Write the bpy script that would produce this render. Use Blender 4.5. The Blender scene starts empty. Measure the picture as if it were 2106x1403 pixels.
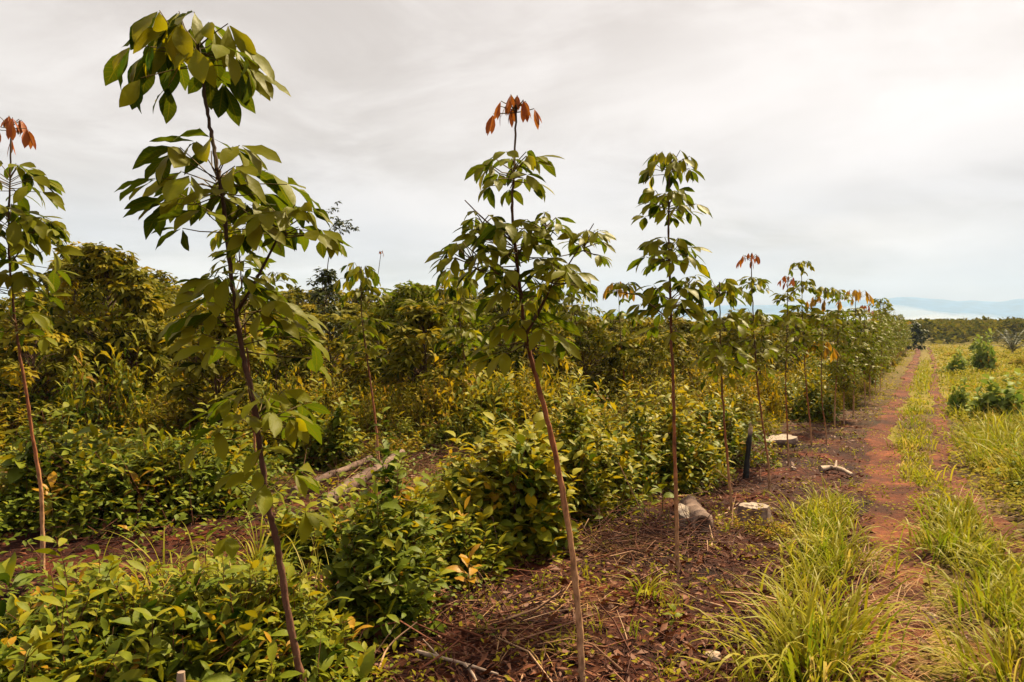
import bpy, math, random
import numpy as np

rng = np.random.default_rng(11)
random.seed(11)
S = bpy.context.scene
COL = S.collection
R = math.radians
EYE = 2.2
FPX = 1521.0            # focal length in pixels of the 2106 px wide photograph
PITCH = -math.atan(11.5 / FPX)

# ------------------------------------------------------------------ camera
cd = bpy.data.cameras.new('camera')
cd.sensor_width = 36.0
cd.lens = 36.0 * FPX / 2106.0
cd.clip_start = 0.05
cd.clip_end = 20000
cam = bpy.data.objects.new('camera', cd)
COL.objects.link(cam)
cam.location = (0, 0, EYE)
cam.rotation_euler = (R(90) + PITCH, 0, 0)
S.camera = cam

# ------------------------------------------------------------------ sun, sky, exposure
SUN_AZ, SUN_EL = R(44), R(52)          # azimuth to the right of the view, elevation
sun_dir = (math.sin(SUN_AZ) * math.cos(SUN_EL), math.cos(SUN_AZ) * math.cos(SUN_EL), math.sin(SUN_EL))
sl = bpy.data.lights.new('sun', 'SUN')
sl.energy = 5.0
sl.angle = R(2.5)
sl.color = (1.0, 0.83, 0.53)
so = bpy.data.objects.new('sun', sl)
COL.objects.link(so)
so.rotation_euler = (R(90) - SUN_EL, 0, math.pi - SUN_AZ)
so.location = (20, 20, 30)

W = bpy.data.worlds.new('World')
S.world = W
W.use_nodes = True
nt = W.node_tree
for n in list(nt.nodes):
    nt.nodes.remove(n)


def wn(t, **kw):
    n = nt.nodes.new(t)
    for k, v in kw.items():
        setattr(n, k, v)
    return n


def wmath(op, a, b=None, c=None, clamp=False):
    n = nt.nodes.new('ShaderNodeMath')
    n.operation = op
    n.use_clamp = clamp
    for i, x in enumerate((a, b, c)):
        if x is None:
            continue
        if isinstance(x, (int, float)):
            n.inputs[i].default_value = x
        else:
            nt.links.new(x, n.inputs[i])
    return n.outputs[0]


def wmix(fac, a, b, mode='MIX'):
    n = nt.nodes.new('ShaderNodeMix')
    n.data_type = 'RGBA'
    n.blend_type = mode
    for sock, x in ((n.inputs[0], fac), (n.inputs[6], a), (n.inputs[7], b)):
        if isinstance(x, (int, float)):
            sock.default_value = x
        elif isinstance(x, tuple):
            sock.default_value = (*x, 1)
        else:
            nt.links.new(x, sock)
    return n.outputs[2]


tc = wn('ShaderNodeTexCoord')
sep = wn('ShaderNodeSeparateXYZ')
nt.links.new(tc.outputs['Generated'], sep.inputs[0])
zc = wmath('MAXIMUM', sep.outputs[2], 0.0)
den = wmath('ADD', zc, 0.16)
comb = wn('ShaderNodeCombineXYZ')
nt.links.new(wmath('DIVIDE', sep.outputs[0], den), comb.inputs[0])
nt.links.new(wmath('DIVIDE', sep.outputs[1], den), comb.inputs[1])


def wnoise(scale, detail, rough, off, dist=0.3):
    m = wn('ShaderNodeMapping')
    m.inputs['Location'].default_value = off
    m.inputs['Scale'].default_value = (1, 1, 1)
    nt.links.new(comb.outputs[0], m.inputs[0])
    n = wn('ShaderNodeTexNoise')
    n.inputs['Scale'].default_value = scale
    n.inputs['Detail'].default_value = detail
    n.inputs['Roughness'].default_value = rough
    n.inputs['Distortion'].default_value = dist
    nt.links.new(m.outputs[0], n.inputs['Vector'])
    return n.outputs[0]


def wramp(x, lo, hi):
    n = wn('ShaderNodeMapRange')
    n.interpolation_type = 'SMOOTHSTEP'
    nt.links.new(x, n.inputs[0])
    n.inputs[1].default_value = lo
    n.inputs[2].default_value = hi
    return n.outputs[0]


sky = wn('ShaderNodeTexSky', sky_type='NISHITA')
sky.sun_disc = False
sky.sun_elevation = SUN_EL
sky.sun_rotation = SUN_AZ
sky.dust_density = 3.0
n1 = wramp(wnoise(0.62, 6, 0.52, (2.3, 0.4, 0), 0.6), 0.36, 0.62)
n2 = wramp(wnoise(1.7, 8, 0.6, (7.3, 3.1, 0), 0.5), 0.38, 0.68)
cl = wmix(n1, (2.40, 2.10, 1.89), (3.40, 3.10, 2.92))
cl = wmix(wmath('MULTIPLY', n2, 0.6), cl, (3.8, 3.5, 3.34))
# thin bluish break in the cloud low over the horizon
lowb = wmath('MULTIPLY', wramp(zc, 0.30, 0.05), wramp(wnoise(0.55, 4, 0.5, (1.2, 5.5, 0)), 0.30, 0.62))
cl = wmix(wmath('MULTIPLY', lowb, 0.85), cl, (2.34, 2.28, 2.42))
cl = wmix(0.96, sky.outputs[0], cl)
# bright veil round the hidden sun, and the brighter zenith of an overcast sky
vm = wn('ShaderNodeVectorMath', operation='DOT_PRODUCT')
nt.links.new(tc.outputs['Generated'], vm.inputs[0])
vm.inputs[1].default_value = sun_dir
dp = wmath('MAXIMUM', vm.outputs['Value'], 0.0)
glow = wmath('MULTIPLY', wmath('POWER', dp, 9.0), 0.5)
zen = wmath('MULTIPLY', wramp(zc, 0.38, 0.85), 0.25)
gain = wmath('ADD', wmath('ADD', glow, zen), 1.0)
vs = wn('ShaderNodeVectorMath', operation='SCALE')
nt.links.new(cl, vs.inputs[0])
nt.links.new(gain, vs.inputs['Scale'])
bg = wn('ShaderNodeBackground')
bg.inputs[1].default_value = 0.1
nt.links.new(vs.outputs[0], bg.inputs[0])
wo = wn('ShaderNodeOutputWorld')
nt.links.new(bg.outputs[0], wo.inputs[0])

S.view_settings.view_transform = 'Standard'
S.view_settings.look = 'None'
S.view_settings.exposure = 1.5
S.view_settings.gamma = 1.0
S.render.engine = 'CYCLES'
cy = S.cycles
cy.max_bounces = 6
cy.diffuse_bounces = 1
cy.glossy_bounces = 2
cy.transmission_bounces = 4
cy.transparent_max_bounces = 4
cy.volume_bounces = 0
cy.caustics_reflective = False
cy.caustics_refractive = False
cy.use_denoising = True

# ------------------------------------------------------------------ geometry helpers
XL = np.array([(0.5, 0.6), (2.5, 1.55), (4.71, 2.62), (6.83, 3.67), (9.3, 4.84), (12.9, 6.4), (17.6, 8.9), (30.4, 16.1), (67, 36.6), (140, 77)])
XR = np.array([(0.5, 2.2), (2.5, 3.1), (4.71, 4.15), (7.97, 5.48), (10.1, 6.3), (12.4, 7.25), (15.9, 9.15), (22.3, 12.85), (33.5, 19.2), (67, 38.2), (140, 78.8)])


def xl(y):
    return np.interp(y, XL[:, 0], XL[:, 1])


def xr(y):
    return np.interp(y, XR[:, 0], XR[:, 1])


def gh(x, y):
    """height of the ground"""
    x = np.asarray(x, float)
    y = np.asarray(y, float)
    z = 0.035 * np.sin(x * 1.3 + 0.7 * y) + 0.03 * np.sin(0.9 * y - 0.5 * x + 2) + 0.018 * np.sin(3.1 * x + 1.1) * np.sin(2.7 * y)
    d = np.clip(1 - y / 30, 0, 1)
    a, b = x - xl(y), x - xr(y)
    z = z * np.clip(1.1 - np.hypot(x, y) / 200, 0.2, 1)
    z -= d * (0.06 * np.exp(-(a / 0.26) ** 2) + 0.06 * np.exp(-(b / 0.22) ** 2))
    r = np.hypot(x, y)
    z += 0.016 * np.clip(r - 150, 0, 420)
    return z


def ray(px, py):
    u, v = (px - 1053) / FPX, (701.5 - py) / FPX
    c, s = math.cos(PITCH), math.sin(PITCH)
    yy, zz = c - s * v, s + c * v
    return u / yy, zz / yy


def at(px, py, D):
    a, b = ray(px, py)
    return np.array([a * D, D, EYE + b * D])


def gnd(px, py):
    a, b = ray(px, py)
    D = -EYE / b
    for _ in range(4):
        D = (float(gh(a * D, D)) - EYE) / b
    return np.array([a * D, D, float(gh(a * D, D))])


def unit(v):
    v = np.asarray(v, float)
    return v / np.maximum(np.linalg.norm(v, axis=-1, keepdims=True), 1e-9)


class MB:
    """collects quads and polygons into one mesh with a per-vertex 'tint' and a leaf uv"""
    def __init__(s):
        s.v, s.f, s.sz, s.mi, s.t, s.uv = [], [], [], [], [], []
        s.n = 0

    def add(s, v, f, tint=0.5, mat=0, uv=None):
        v = np.asarray(v, np.float32).reshape(-1, 3)
        f = np.asarray(f, np.int64)
        s.f.append((f + s.n).ravel())
        s.sz.append(np.full(len(f), f.shape[1]))
        s.mi.append(np.full(len(f), mat))
        s.t.append(np.broadcast_to(np.asarray(tint, np.float32), (len(v),)).copy())
        s.uv.append(np.zeros((len(v), 3), np.float32) if uv is None else uv.astype(np.float32))
        s.v.append(v)
        s.n += len(v)

    def mesh(s, name, mats, smooth=True):
        me = bpy.data.meshes.new(name)
        v = np.concatenate(s.v)
        f = np.concatenate(s.f)
        sz = np.concatenate(s.sz)
        me.vertices.add(len(v))
        me.vertices.foreach_set('co', v.ravel())
        me.loops.add(len(f))
        me.loops.foreach_set('vertex_index', f.astype(np.int32))
        me.polygons.add(len(sz))
        st = np.concatenate([[0], np.cumsum(sz)[:-1]])
        me.polygons.foreach_set('loop_start', st.astype(np.int32))
        me.polygons.foreach_set('loop_total', sz.astype(np.int32))
        me.polygons.foreach_set('material_index', np.concatenate(s.mi).astype(np.int32))
        me.polygons.foreach_set('use_smooth', np.full(len(sz), smooth))
        a = me.attributes.new('tint', 'FLOAT', 'POINT')
        a.data.foreach_set('value', np.concatenate(s.t))
        b = me.attributes.new('luv', 'FLOAT_VECTOR', 'POINT')
        b.data.foreach_set('vector', np.concatenate(s.uv).ravel())
        for m in (mats if isinstance(mats, (list, tuple)) else [mats]):
            me.materials.append(m)
        me.update(calc_edges=True)
        me.validate()
        return me

    def build(s, name, mats, parent=None, smooth=True):
        o = bpy.data.objects.new(name, s.mesh(name, mats, smooth))
        COL.objects.link(o)
        if parent:
            o.parent = parent
        return o


def tag(o, label, cat, group=None, kind=None):
    o['label'] = label
    o['category'] = cat
    if group:
        o['group'] = group
    if kind:
        o['kind'] = kind
    return o


def struct(o, label=None, cat=None, kind='structure'):
    o['kind'] = kind
    if label:
        o['label'] = label
    if cat:
        o['category'] = cat
    return o


def empty(name, loc):
    o = bpy.data.objects.new(name, None)
    o.empty_display_size = 0.2
    o.location = loc
    COL.objects.link(o)
    return o


def dup(root, loc, rz, sc):
    c = root.copy()
    COL.objects.link(c)
    c.location = loc
    c.rotation_euler = (0, 0, rz)
    c.scale = sc if isinstance(sc, tuple) else (sc, sc, sc)
    for ch in root.children:
        d = ch.copy()
        COL.objects.link(d)
        d.parent = c
        for g in ch.children:
            e = g.copy()
            COL.objects.link(e)
            e.parent = d
    return c


class Tpl:
    """leaf outline: stations along the blade, three vertices each"""
    def __init__(s, ns, wide=0.5, sharp=0.8, fold=0.22, wav=0.0):
        t = np.linspace(0, 1, ns)
        k = math.log(0.5) / math.log(wide)
        w = np.sin(np.pi * t ** k) ** sharp
        w[0], w[-1] = 0.05, 0.03
        s.t = np.repeat(t, 3)
        s.y = np.tile([-1, 0, 1], ns) * np.repeat(w, 3)
        s.side = np.tile([-1.0, 0, 1.0], ns)
        s.fold, s.wav = fold, wav
        f = []
        for i in range(ns - 1):
            a = 3 * i
            f += [(a, a + 1, a + 4, a + 3), (a + 1, a + 2, a + 5, a + 4)]
        s.f = np.array(f)


LOW = Tpl(3, 0.5)
MID = Tpl(5, 0.52, 0.92)
HIGH = Tpl(9, 0.56, 0.95, 0.20, 0.06)
LONG = Tpl(7, 0.5, 0.8, 0.2, 0.03)


def leaves(mb, pos, d, L, Wd, tpl, tint, curl=0.2, roll=0.4, mat=0, nrm=None):
    """vectorised leaves: base points, directions, lengths and widths"""
    pos = np.atleast_2d(pos)
    n = len(pos)
    if n == 0:
        return
    d = unit(np.broadcast_to(d, (n, 3)))
    L = np.broadcast_to(L, (n,))[:, None, None]
    Wd = np.broadcast_to(Wd, (n,))[:, None, None]
    curl = np.broadcast_to(curl, (n,))[:, None, None]
    up = np.array([0, 0, 1.0]) + rng.normal(0, 0.12, (n, 3)) if nrm is None else np.broadcast_to(nrm, (n, 3))
    side = np.cross(up, d)
    bad = np.linalg.norm(side, axis=1) < 0.15
    side[bad] += rng.normal(0, 0.5, (bad.sum(), 3))
    side = unit(side)
    nn = np.cross(d, side)
    a = rng.normal(0, roll, n)[:, None]
    side, nn = side * np.cos(a) + nn * np.sin(a), nn * np.cos(a) - side * np.sin(a)
    t, y = tpl.t[None, :, None], tpl.y[None, :, None]
    off = y * Wd * 0.5
    z = np.abs(off) * tpl.fold - curl * t ** 2 * L
    if tpl.wav:
        ph = rng.uniform(0, 6.28, n)[:, None, None]
        z = z + np.sin(t * 15 + ph + y * 2) * tpl.wav * Wd * np.abs(y)
    dd, ss, n3 = d[:, None], side[:, None], nn[:, None]
    v = pos[:, None] + dd * (t * L * (1 - 0.35 * curl * t)) + ss * off + n3 * z
    k = len(tpl.t)
    f = (tpl.f[None] + (np.arange(n) * k)[:, None, None]).reshape(-1, 4)
    tt = np.repeat(np.broadcast_to(tint, (n,)), k)
    uv = np.zeros((n * k, 3))
    uv[:, 0] = np.tile(tpl.t, n)
    uv[:, 1] = np.tile(tpl.side, n)
    mb.add(v.reshape(-1, 3), f, tt, mat, uv)


def tube(mb, pts, rad, sides=6, tint=0.5, mat=0, jit=0.0, cap=True):
    pts = np.asarray(pts, float)
    n = len(pts)
    rad = np.broadcast_to(rad, (n,))
    tan = unit(np.gradient(pts, axis=0))
    ref = np.array([1.0, 0, 0]) if abs(tan[0][0]) < 0.8 else np.array([0, 1.0, 0])
    V = []
    an = np.arange(sides) * 2 * np.pi / sides
    for i in range(n):
        a = unit(np.cross(tan[i], ref))
        b = np.cross(tan[i], a)
        rr = rad[i] * (1 + rng.normal(0, jit, sides)) if jit else np.full(sides, rad[i])
        V.append(pts[i] + rr[:, None] * (np.cos(an)[:, None] * a + np.sin(an)[:, None] * b))
    V = np.concatenate(V)
    i0 = np.arange(sides)
    i1 = (i0 + 1) % sides
    F = np.concatenate([np.stack([k * sides + i0, k * sides + i1, (k + 1) * sides + i1, (k + 1) * sides + i0], 1) for k in range(n - 1)])
    tt = np.repeat(np.broadcast_to(np.asarray(tint, float), (n,)), sides)
    mb.add(V, F, tt, mat)
    if cap:
        mb.add(V[-sides:], np.arange(sides)[None], tt[-sides:], mat)
        mb.add(V[:sides], np.arange(sides)[None, ::-1], tt[:sides], mat)


def sticks(mb, a, b, r0, r1, tint, mat=0, sag=0.0):
    """vectorised thin three sided twigs from a to b, one bend in the middle"""
    n = len(a)
    m = (a + b) / 2 + rng.normal(0, 1, (n, 3)) * (np.linalg.norm(b - a, axis=1) * 0.07)[:, None]
    m[:, 2] -= sag
    d = unit(b - a)
    s = unit(np.cross(d, np.array([0.1, 0.2, 1.0])))
    u = np.cross(s, d)
    an = np.arange(3) * 2.094
    ring = np.cos(an)[None, :, None] * s[:, None] + np.sin(an)[None, :, None] * u[:, None]
    r0 = np.broadcast_to(r0, (n,))[:, None, None]
    r1 = np.broadcast_to(r1, (n,))[:, None, None]
    V = np.concatenate([a[:, None] + ring * r0, m[:, None] + ring * (r0 + r1) / 2, b[:, None] + ring * r1], 1)
    f = []
    for k in range(2):
        for i in range(3):
            j = (i + 1) % 3
            f.append((k * 3 + i, k * 3 + j, k * 3 + 3 + j, k * 3 + 3 + i))
    f = np.array(f)
    F = (f[None] + (np.arange(n) * 9)[:, None, None]).reshape(-1, 4)
    mb.add(V.reshape(-1, 3), F, np.repeat(np.broadcast_to(tint, (n,)), 9), mat)


def blades(mb, base, az, L, e0, bend, Wd, tint, seg=5, mat=0):
    """vectorised grass blades that rise and arch over"""
    n = len(base)
    t = np.linspace(0, 1, seg)
    L = np.broadcast_to(L, (n,))
    e = np.broadcast_to(e0, (n,))[:, None] - np.broadcast_to(bend, (n,))[:, None] * t[None] ** 1.4
    st = (L / (seg - 1))[:, None]
    h = np.concatenate([np.zeros((n, 1)), np.cumsum(np.cos(e)[:, :-1] * st, 1)], 1)
    z = np.concatenate([np.zeros((n, 1)), np.cumsum(np.sin(e)[:, :-1] * st, 1)], 1)
    dx, dy = np.cos(az)[:, None], np.sin(az)[:, None]
    c = np.stack([base[:, :1] + h * dx, base[:, 1:2] + h * dy, base[:, 2:3] + z], 2)
    w = np.array([0.75, 1, 0.9, 0.6, 0.08]) if seg == 5 else np.interp(t, [0, 0.3, 1], [0.8, 1, 0.08])
    tw = az + np.pi / 2 + rng.normal(0, 0.5, n)
    sd = np.stack([np.cos(tw), np.sin(tw), rng.normal(0, 0.15, n)], 1)[:, None]
    hw = (np.broadcast_to(Wd, (n,))[:, None] * w[None] / 2)[:, :, None]
    V = np.stack([c - sd * hw, c + sd * hw], 2).reshape(n, -1, 3)
    f = np.array([(2 * i, 2 * i + 1, 2 * i + 3, 2 * i + 2) for i in range(seg - 1)])
    F = (f[None] + (np.arange(n) * seg * 2)[:, None, None]).reshape(-1, 4)
    mb.add(V.reshape(-1, 3), F, np.repeat(np.broadcast_to(tint, (n,)), seg * 2), mat)


# ------------------------------------------------------------------ materials
def newmat(name):
    m = bpy.data.materials.new(name)
    m.use_nodes = True
    t = m.node_tree
    for n in list(t.nodes):
        t.nodes.remove(n)
    return m, t, t.nodes.new('ShaderNodeOutputMaterial')


def ramp(t, fac, stops):
    r = t.nodes.new('ShaderNodeValToRGB')
    el = r.color_ramp.elements
    while len(el) < len(stops):
        el.new(0.5)
    for e, (p, c) in zip(el, stops):
        e.position = p
        e.color = (*c, 1)
    t.links.new(fac, r.inputs[0])
    return r.outputs[0]


def mixc(t, fac, a, b, mode='MIX'):
    n = t.nodes.new('ShaderNodeMix')
    n.data_type = 'RGBA'
    n.blend_type = mode
    for s, x in ((n.inputs[0], fac), (n.inputs[6], a), (n.inputs[7], b)):
        if isinstance(x, (int, float)):
            s.default_value = x
        elif isinstance(x, tuple):
            s.default_value = (*x, 1)
        else:
            t.links.new(x, s)
    return n.outputs[2]


def mth(t, op, a, b=None, clamp=False):
    n = t.nodes.new('ShaderNodeMath')
    n.operation = op
    n.use_clamp = clamp
    for i, x in enumerate((a, b)):
        if x is None:
            continue
        if isinstance(x, (int, float)):
            n.inputs[i].default_value = x
        else:
            t.links.new(x, n.inputs[i])
    return n.outputs[0]


def noise(t, scale, detail=4, rough=0.55, vec=None, stretch=None):
    n = t.nodes.new('ShaderNodeTexNoise')
    n.inputs['Scale'].default_value = scale
    n.inputs['Detail'].default_value = detail
    n.inputs['Roughness'].default_value = rough
    if vec is None:
        g = t.nodes.new('ShaderNodeTexCoord')
        vec = g.outputs['Object']
    if stretch:
        mp = t.nodes.new('ShaderNodeMapping')
        mp.inputs['Scale'].default_value = stretch
        t.links.new(vec, mp.inputs[0])
        vec = mp.outputs[0]
    t.links.new(vec, n.inputs['Vector'])
    return n.outputs[0]


def attr(t, name):
    a = t.nodes.new('ShaderNodeAttribute')
    a.attribute_name = name
    return a


def leafmat(name, stops, under, glow, tr=0.3, rough=0.42, spec=0.35, veins=0.0):
    """leaf: colour by the leaf's own tint, paler underside, some light let through"""
    m, t, out = newmat(name)
    ti = attr(t, 'tint').outputs['Fac']
    c = ramp(t, ti, stops)
    nz = noise(t, 14, 3)
    c = mixc(t, mth(t, 'MULTIPLY', nz, 0.5), c, mixc(t, 1.0, c, (0.55, 0.6, 0.5), 'MULTIPLY'))
    if veins:
        sx = t.nodes.new('ShaderNodeSeparateXYZ')
        t.links.new(attr(t, 'luv').outputs['Vector'], sx.inputs[0])
        av = mth(t, 'ABSOLUTE', sx.outputs[1])
        mid = mth(t, 'LESS_THAN', av, 0.07)
        ph = mth(t, 'SUBTRACT', mth(t, 'MULTIPLY', sx.outputs[0], 62.0), mth(t, 'MULTIPLY', av, 9.0))
        sv = mth(t, 'GREATER_THAN', mth(t, 'SINE', ph), 0.88)
        vv = mth(t, 'MAXIMUM', mid, mth(t, 'MULTIPLY', sv, 0.55))
        c = mixc(t, mth(t, 'MULTIPLY', vv, veins), c, under)
    geo = t.nodes.new('ShaderNodeNewGeometry')
    cc = mixc(t, mth(t, 'MULTIPLY', geo.outputs['Backfacing'], 0.75), c, under)
    p = t.nodes.new('ShaderNodeBsdfPrincipled')
    t.links.new(cc, p.inputs['Base Color'])
    p.inputs['Roughness'].default_value = rough
    p.inputs['Specular IOR Level'].default_value = spec
    b = t.nodes.new('ShaderNodeBump')
    b.inputs['Strength'].default_value = 0.25
    b.inputs['Distance'].default_value = 0.01
    t.links.new(noise(t, 45, 2), b.inputs['Height'])
    t.links.new(b.outputs[0], p.inputs['Normal'])
    tl = t.nodes.new('ShaderNodeBsdfTranslucent')
    # backlit yellow glow put into the underside's translucent colour, upper side kept greener
    gm = mth(t, 'ADD', mth(t, 'MULTIPLY', geo.outputs['Backfacing'], 0.7), 0.12)
    t.links.new(mixc(t, gm, c, glow), tl.inputs[0])
    mx = t.nodes.new('ShaderNodeMixShader')
    mx.inputs[0].default_value = tr
    t.links.new(p.outputs[0], mx.inputs[1])
    t.links.new(tl.outputs[0], mx.inputs[2])
    t.links.new(mx.outputs[0], out.inputs[0])
    return m


M = {}
M['rubber'] = leafmat('rubber_leaf', [(0, (0.005, 0.030, 0.003)), (0.5, (0.012, 0.064, 0.004)), (1, (0.06, 0.125, 0.005))],
                      (0.13, 0.12, 0.005), (0.66, 0.54, 0.004), 0.35, 0.45, 0.05, 0.6)
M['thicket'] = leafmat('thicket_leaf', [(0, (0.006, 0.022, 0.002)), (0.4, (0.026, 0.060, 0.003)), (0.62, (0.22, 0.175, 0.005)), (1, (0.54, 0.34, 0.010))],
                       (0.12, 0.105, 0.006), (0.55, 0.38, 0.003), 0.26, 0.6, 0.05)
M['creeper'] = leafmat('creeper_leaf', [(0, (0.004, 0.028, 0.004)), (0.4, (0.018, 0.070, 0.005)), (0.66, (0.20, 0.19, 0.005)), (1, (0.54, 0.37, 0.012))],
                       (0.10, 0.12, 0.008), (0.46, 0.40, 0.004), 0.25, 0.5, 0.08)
M['red'] = leafmat('young_red_leaf', [(0, (0.10, 0.022, 0.012)), (0.6, (0.22, 0.055, 0.012)), (1, (0.34, 0.12, 0.012))],
                   (0.30, 0.07, 0.010), (0.50, 0.15, 0.006), 0.35, 0.45, 0.15)
M['orange'] = leafmat('young_orange_leaf', [(0, (0.22, 0.11, 0.008)), (0.6, (0.38, 0.18, 0.010)), (1, (0.44, 0.27, 0.014))],
                      (0.32, 0.17, 0.012), (0.55, 0.28, 0.006), 0.35, 0.45, 0.15)
M['grass'] = leafmat('grass_blade', [(0, (0.03, 0.075, 0.004)), (0.45, (0.13, 0.18, 0.008)), (0.8, (0.38, 0.33, 0.022)), (1, (0.46, 0.30, 0.10))],
                     (0.24, 0.21, 0.012), (0.6, 0.48, 0.010), 0.4, 0.5, 0.10)
M['straw'] = leafmat('dry_straw', [(0, (0.16, 0.07, 0.022)), (0.5, (0.30, 0.15, 0.055)), (1, (0.50, 0.31, 0.14))],
                     (0.3, 0.16, 0.06), (0.4, 0.22, 0.07), 0.12, 0.6, 0.15)
M['dead'] = leafmat('dead_leaf', [(0, (0.012, 0.004, 0.0015)), (0.5, (0.080, 0.016, 0.004)), (0.85, (0.20, 0.055, 0.016)), (1, (0.48, 0.25, 0.11))],
                    (0.13, 0.045, 0.018), (0.25, 0.08, 0.02), 0.1, 0.6, 0.15)
M['field'] = leafmat('field_weed', [(0, (0.025, 0.055, 0.004)), (0.45, (0.12, 0.135, 0.007)), (0.8, (0.36, 0.27, 0.016)), (1, (0.42, 0.22, 0.04))],
                     (0.22, 0.18, 0.012), (0.45, 0.34, 0.01), 0.3, 0.7, 0.03)
M['forest'] = leafmat('forest_leaf', [(0, (0.032, 0.045, 0.006)), (0.5, (0.085, 0.095, 0.008)), (1, (0.20, 0.15, 0.010))],
                      (0.12, 0.10, 0.01), (0.28, 0.2, 0.01), 0.25, 0.8, 0.0)
M['dark'] = leafmat('dark_leaf', [(0, (0.012, 0.022, 0.004)), (1, (0.04, 0.055, 0.006))], (0.05, 0.055, 0.008), (0.12, 0.11, 0.006), 0.22, 0.5, 0.15)
M['shrub'] = leafmat('shrub_leaf', [(0, (0.04, 0.10, 0.012)), (0.6, (0.13, 0.20, 0.025)), (1, (0.28, 0.30, 0.04))],
                     (0.16, 0.2, 0.04), (0.3, 0.34, 0.03), 0.28, 0.55, 0.05)


def barkmat(name, stops, scale=30, stretch=(1, 1, 0.2), bump=0.6, rough=0.8, mixn=0.6):
    m, t, out = newmat(name)
    c = ramp(t, attr(t, 'tint').outputs['Fac'], stops)
    nz = noise(t, scale, 5, 0.65, None, stretch)
    c2 = mixc(t, 1.0, c, (0.35, 0.3, 0.28), 'MULTIPLY')
    c = mixc(t, mth(t, 'MULTIPLY', ramp(t, nz, [(0.35, (1, 1, 1)), (0.62, (0, 0, 0))]), mixn), c, c2)
    p = t.nodes.new('ShaderNodeBsdfPrincipled')
    t.links.new(c, p.inputs['Base Color'])
    p.inputs['Roughness'].default_value = rough
    p.inputs['Specular IOR Level'].default_value = 0.25
    b = t.nodes.new('ShaderNodeBump')
    b.inputs['Strength'].default_value = bump
    b.inputs['Distance'].default_value = 0.01
    t.links.new(nz, b.inputs['Height'])
    t.links.new(b.outputs[0], p.inputs['Normal'])
    t.links.new(p.outputs[0], out.inputs[0])
    return m


M['bark'] = barkmat('rubber_bark', [(0, (0.46, 0.28, 0.16)), (0.24, (0.40, 0.20, 0.09)), (0.34, (0.30, 0.10, 0.035)), (0.6, (0.14, 0.05, 0.018)), (1, (0.07, 0.05, 0.02))],
                    30, (1, 1, 0.35), 1.0, 0.8, 0.95)
M['bark_dark'] = barkmat('dark_bark', [(0, (0.20, 0.09, 0.05)), (0.25, (0.10, 0.04, 0.022)), (1, (0.045, 0.03, 0.014))], 38, (1, 1, 0.45), 0.8, 0.8)
M['petiole'] = barkmat('petiole', [(0, (0.05, 0.04, 0.012)), (1, (0.16, 0.10, 0.02))], 20, (1, 1, 1), 0.1)
M['logbark'] = barkmat('log_bark', [(0, (0.05, 0.026, 0.018)), (0.5, (0.12, 0.07, 0.05)), (1, (0.26, 0.18, 0.14))], 11, (1, 1, 1), 1.0, 0.9, 0.85)
M['pale'] = barkmat('bleached_wood', [(0, (0.20, 0.12, 0.07)), (1, (0.38, 0.28, 0.21))], 22, (1, 1, 0.25), 0.7, 0.8, 0.6)
M['char'] = barkmat('charred_wood', [(0, (0.012, 0.011, 0.011)), (0.8, (0.03, 0.027, 0.027)), (1, (0.40, 0.27, 0.2))], 26, (1, 1, 0.12), 1.0, 0.6, 0.3)
M['twig'] = barkmat('twig_bark', [(0, (0.035, 0.010, 0.005)), (0.6, (0.14, 0.042, 0.018)), (1, (0.46, 0.28, 0.16))], 20, (1, 1, 1), 0.2, 0.8, 0.3)

# stump cut face: growth rings
m, t, out = newmat('cut_wood')
tcn = t.nodes.new('ShaderNodeTexCoord')
wv = t.nodes.new('ShaderNodeTexWave')
wv.wave_type = 'RINGS'
wv.rings_direction = 'Z'
wv.inputs['Scale'].default_value = 22
wv.inputs['Distortion'].default_value = 3.0
wv.inputs['Detail'].default_value = 3
t.links.new(tcn.outputs['Object'], wv.inputs['Vector'])
c = ramp(t, wv.outputs['Fac'], [(0, (0.16, 0.11, 0.075)), (1, (0.30, 0.225, 0.17))])
c = mixc(t, ramp(t, noise(t, 7, 5), [(0.45, (0, 0, 0)), (0.7, (1, 1, 1))]), c, (0.13, 0.075, 0.045))
p = t.nodes.new('ShaderNodeBsdfPrincipled')
t.links.new(c, p.inputs['Base Color'])
p.inputs['Roughness'].default_value = 0.8
b = t.nodes.new('ShaderNodeBump')
b.inputs['Strength'].default_value = 0.5
b.inputs['Distance'].default_value = 0.01
t.links.new(noise(t, 30, 4), b.inputs['Height'])
t.links.new(b.outputs[0], p.inputs['Normal'])
t.links.new(p.outputs[0], out.inputs[0])
M['cut'] = m


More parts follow.
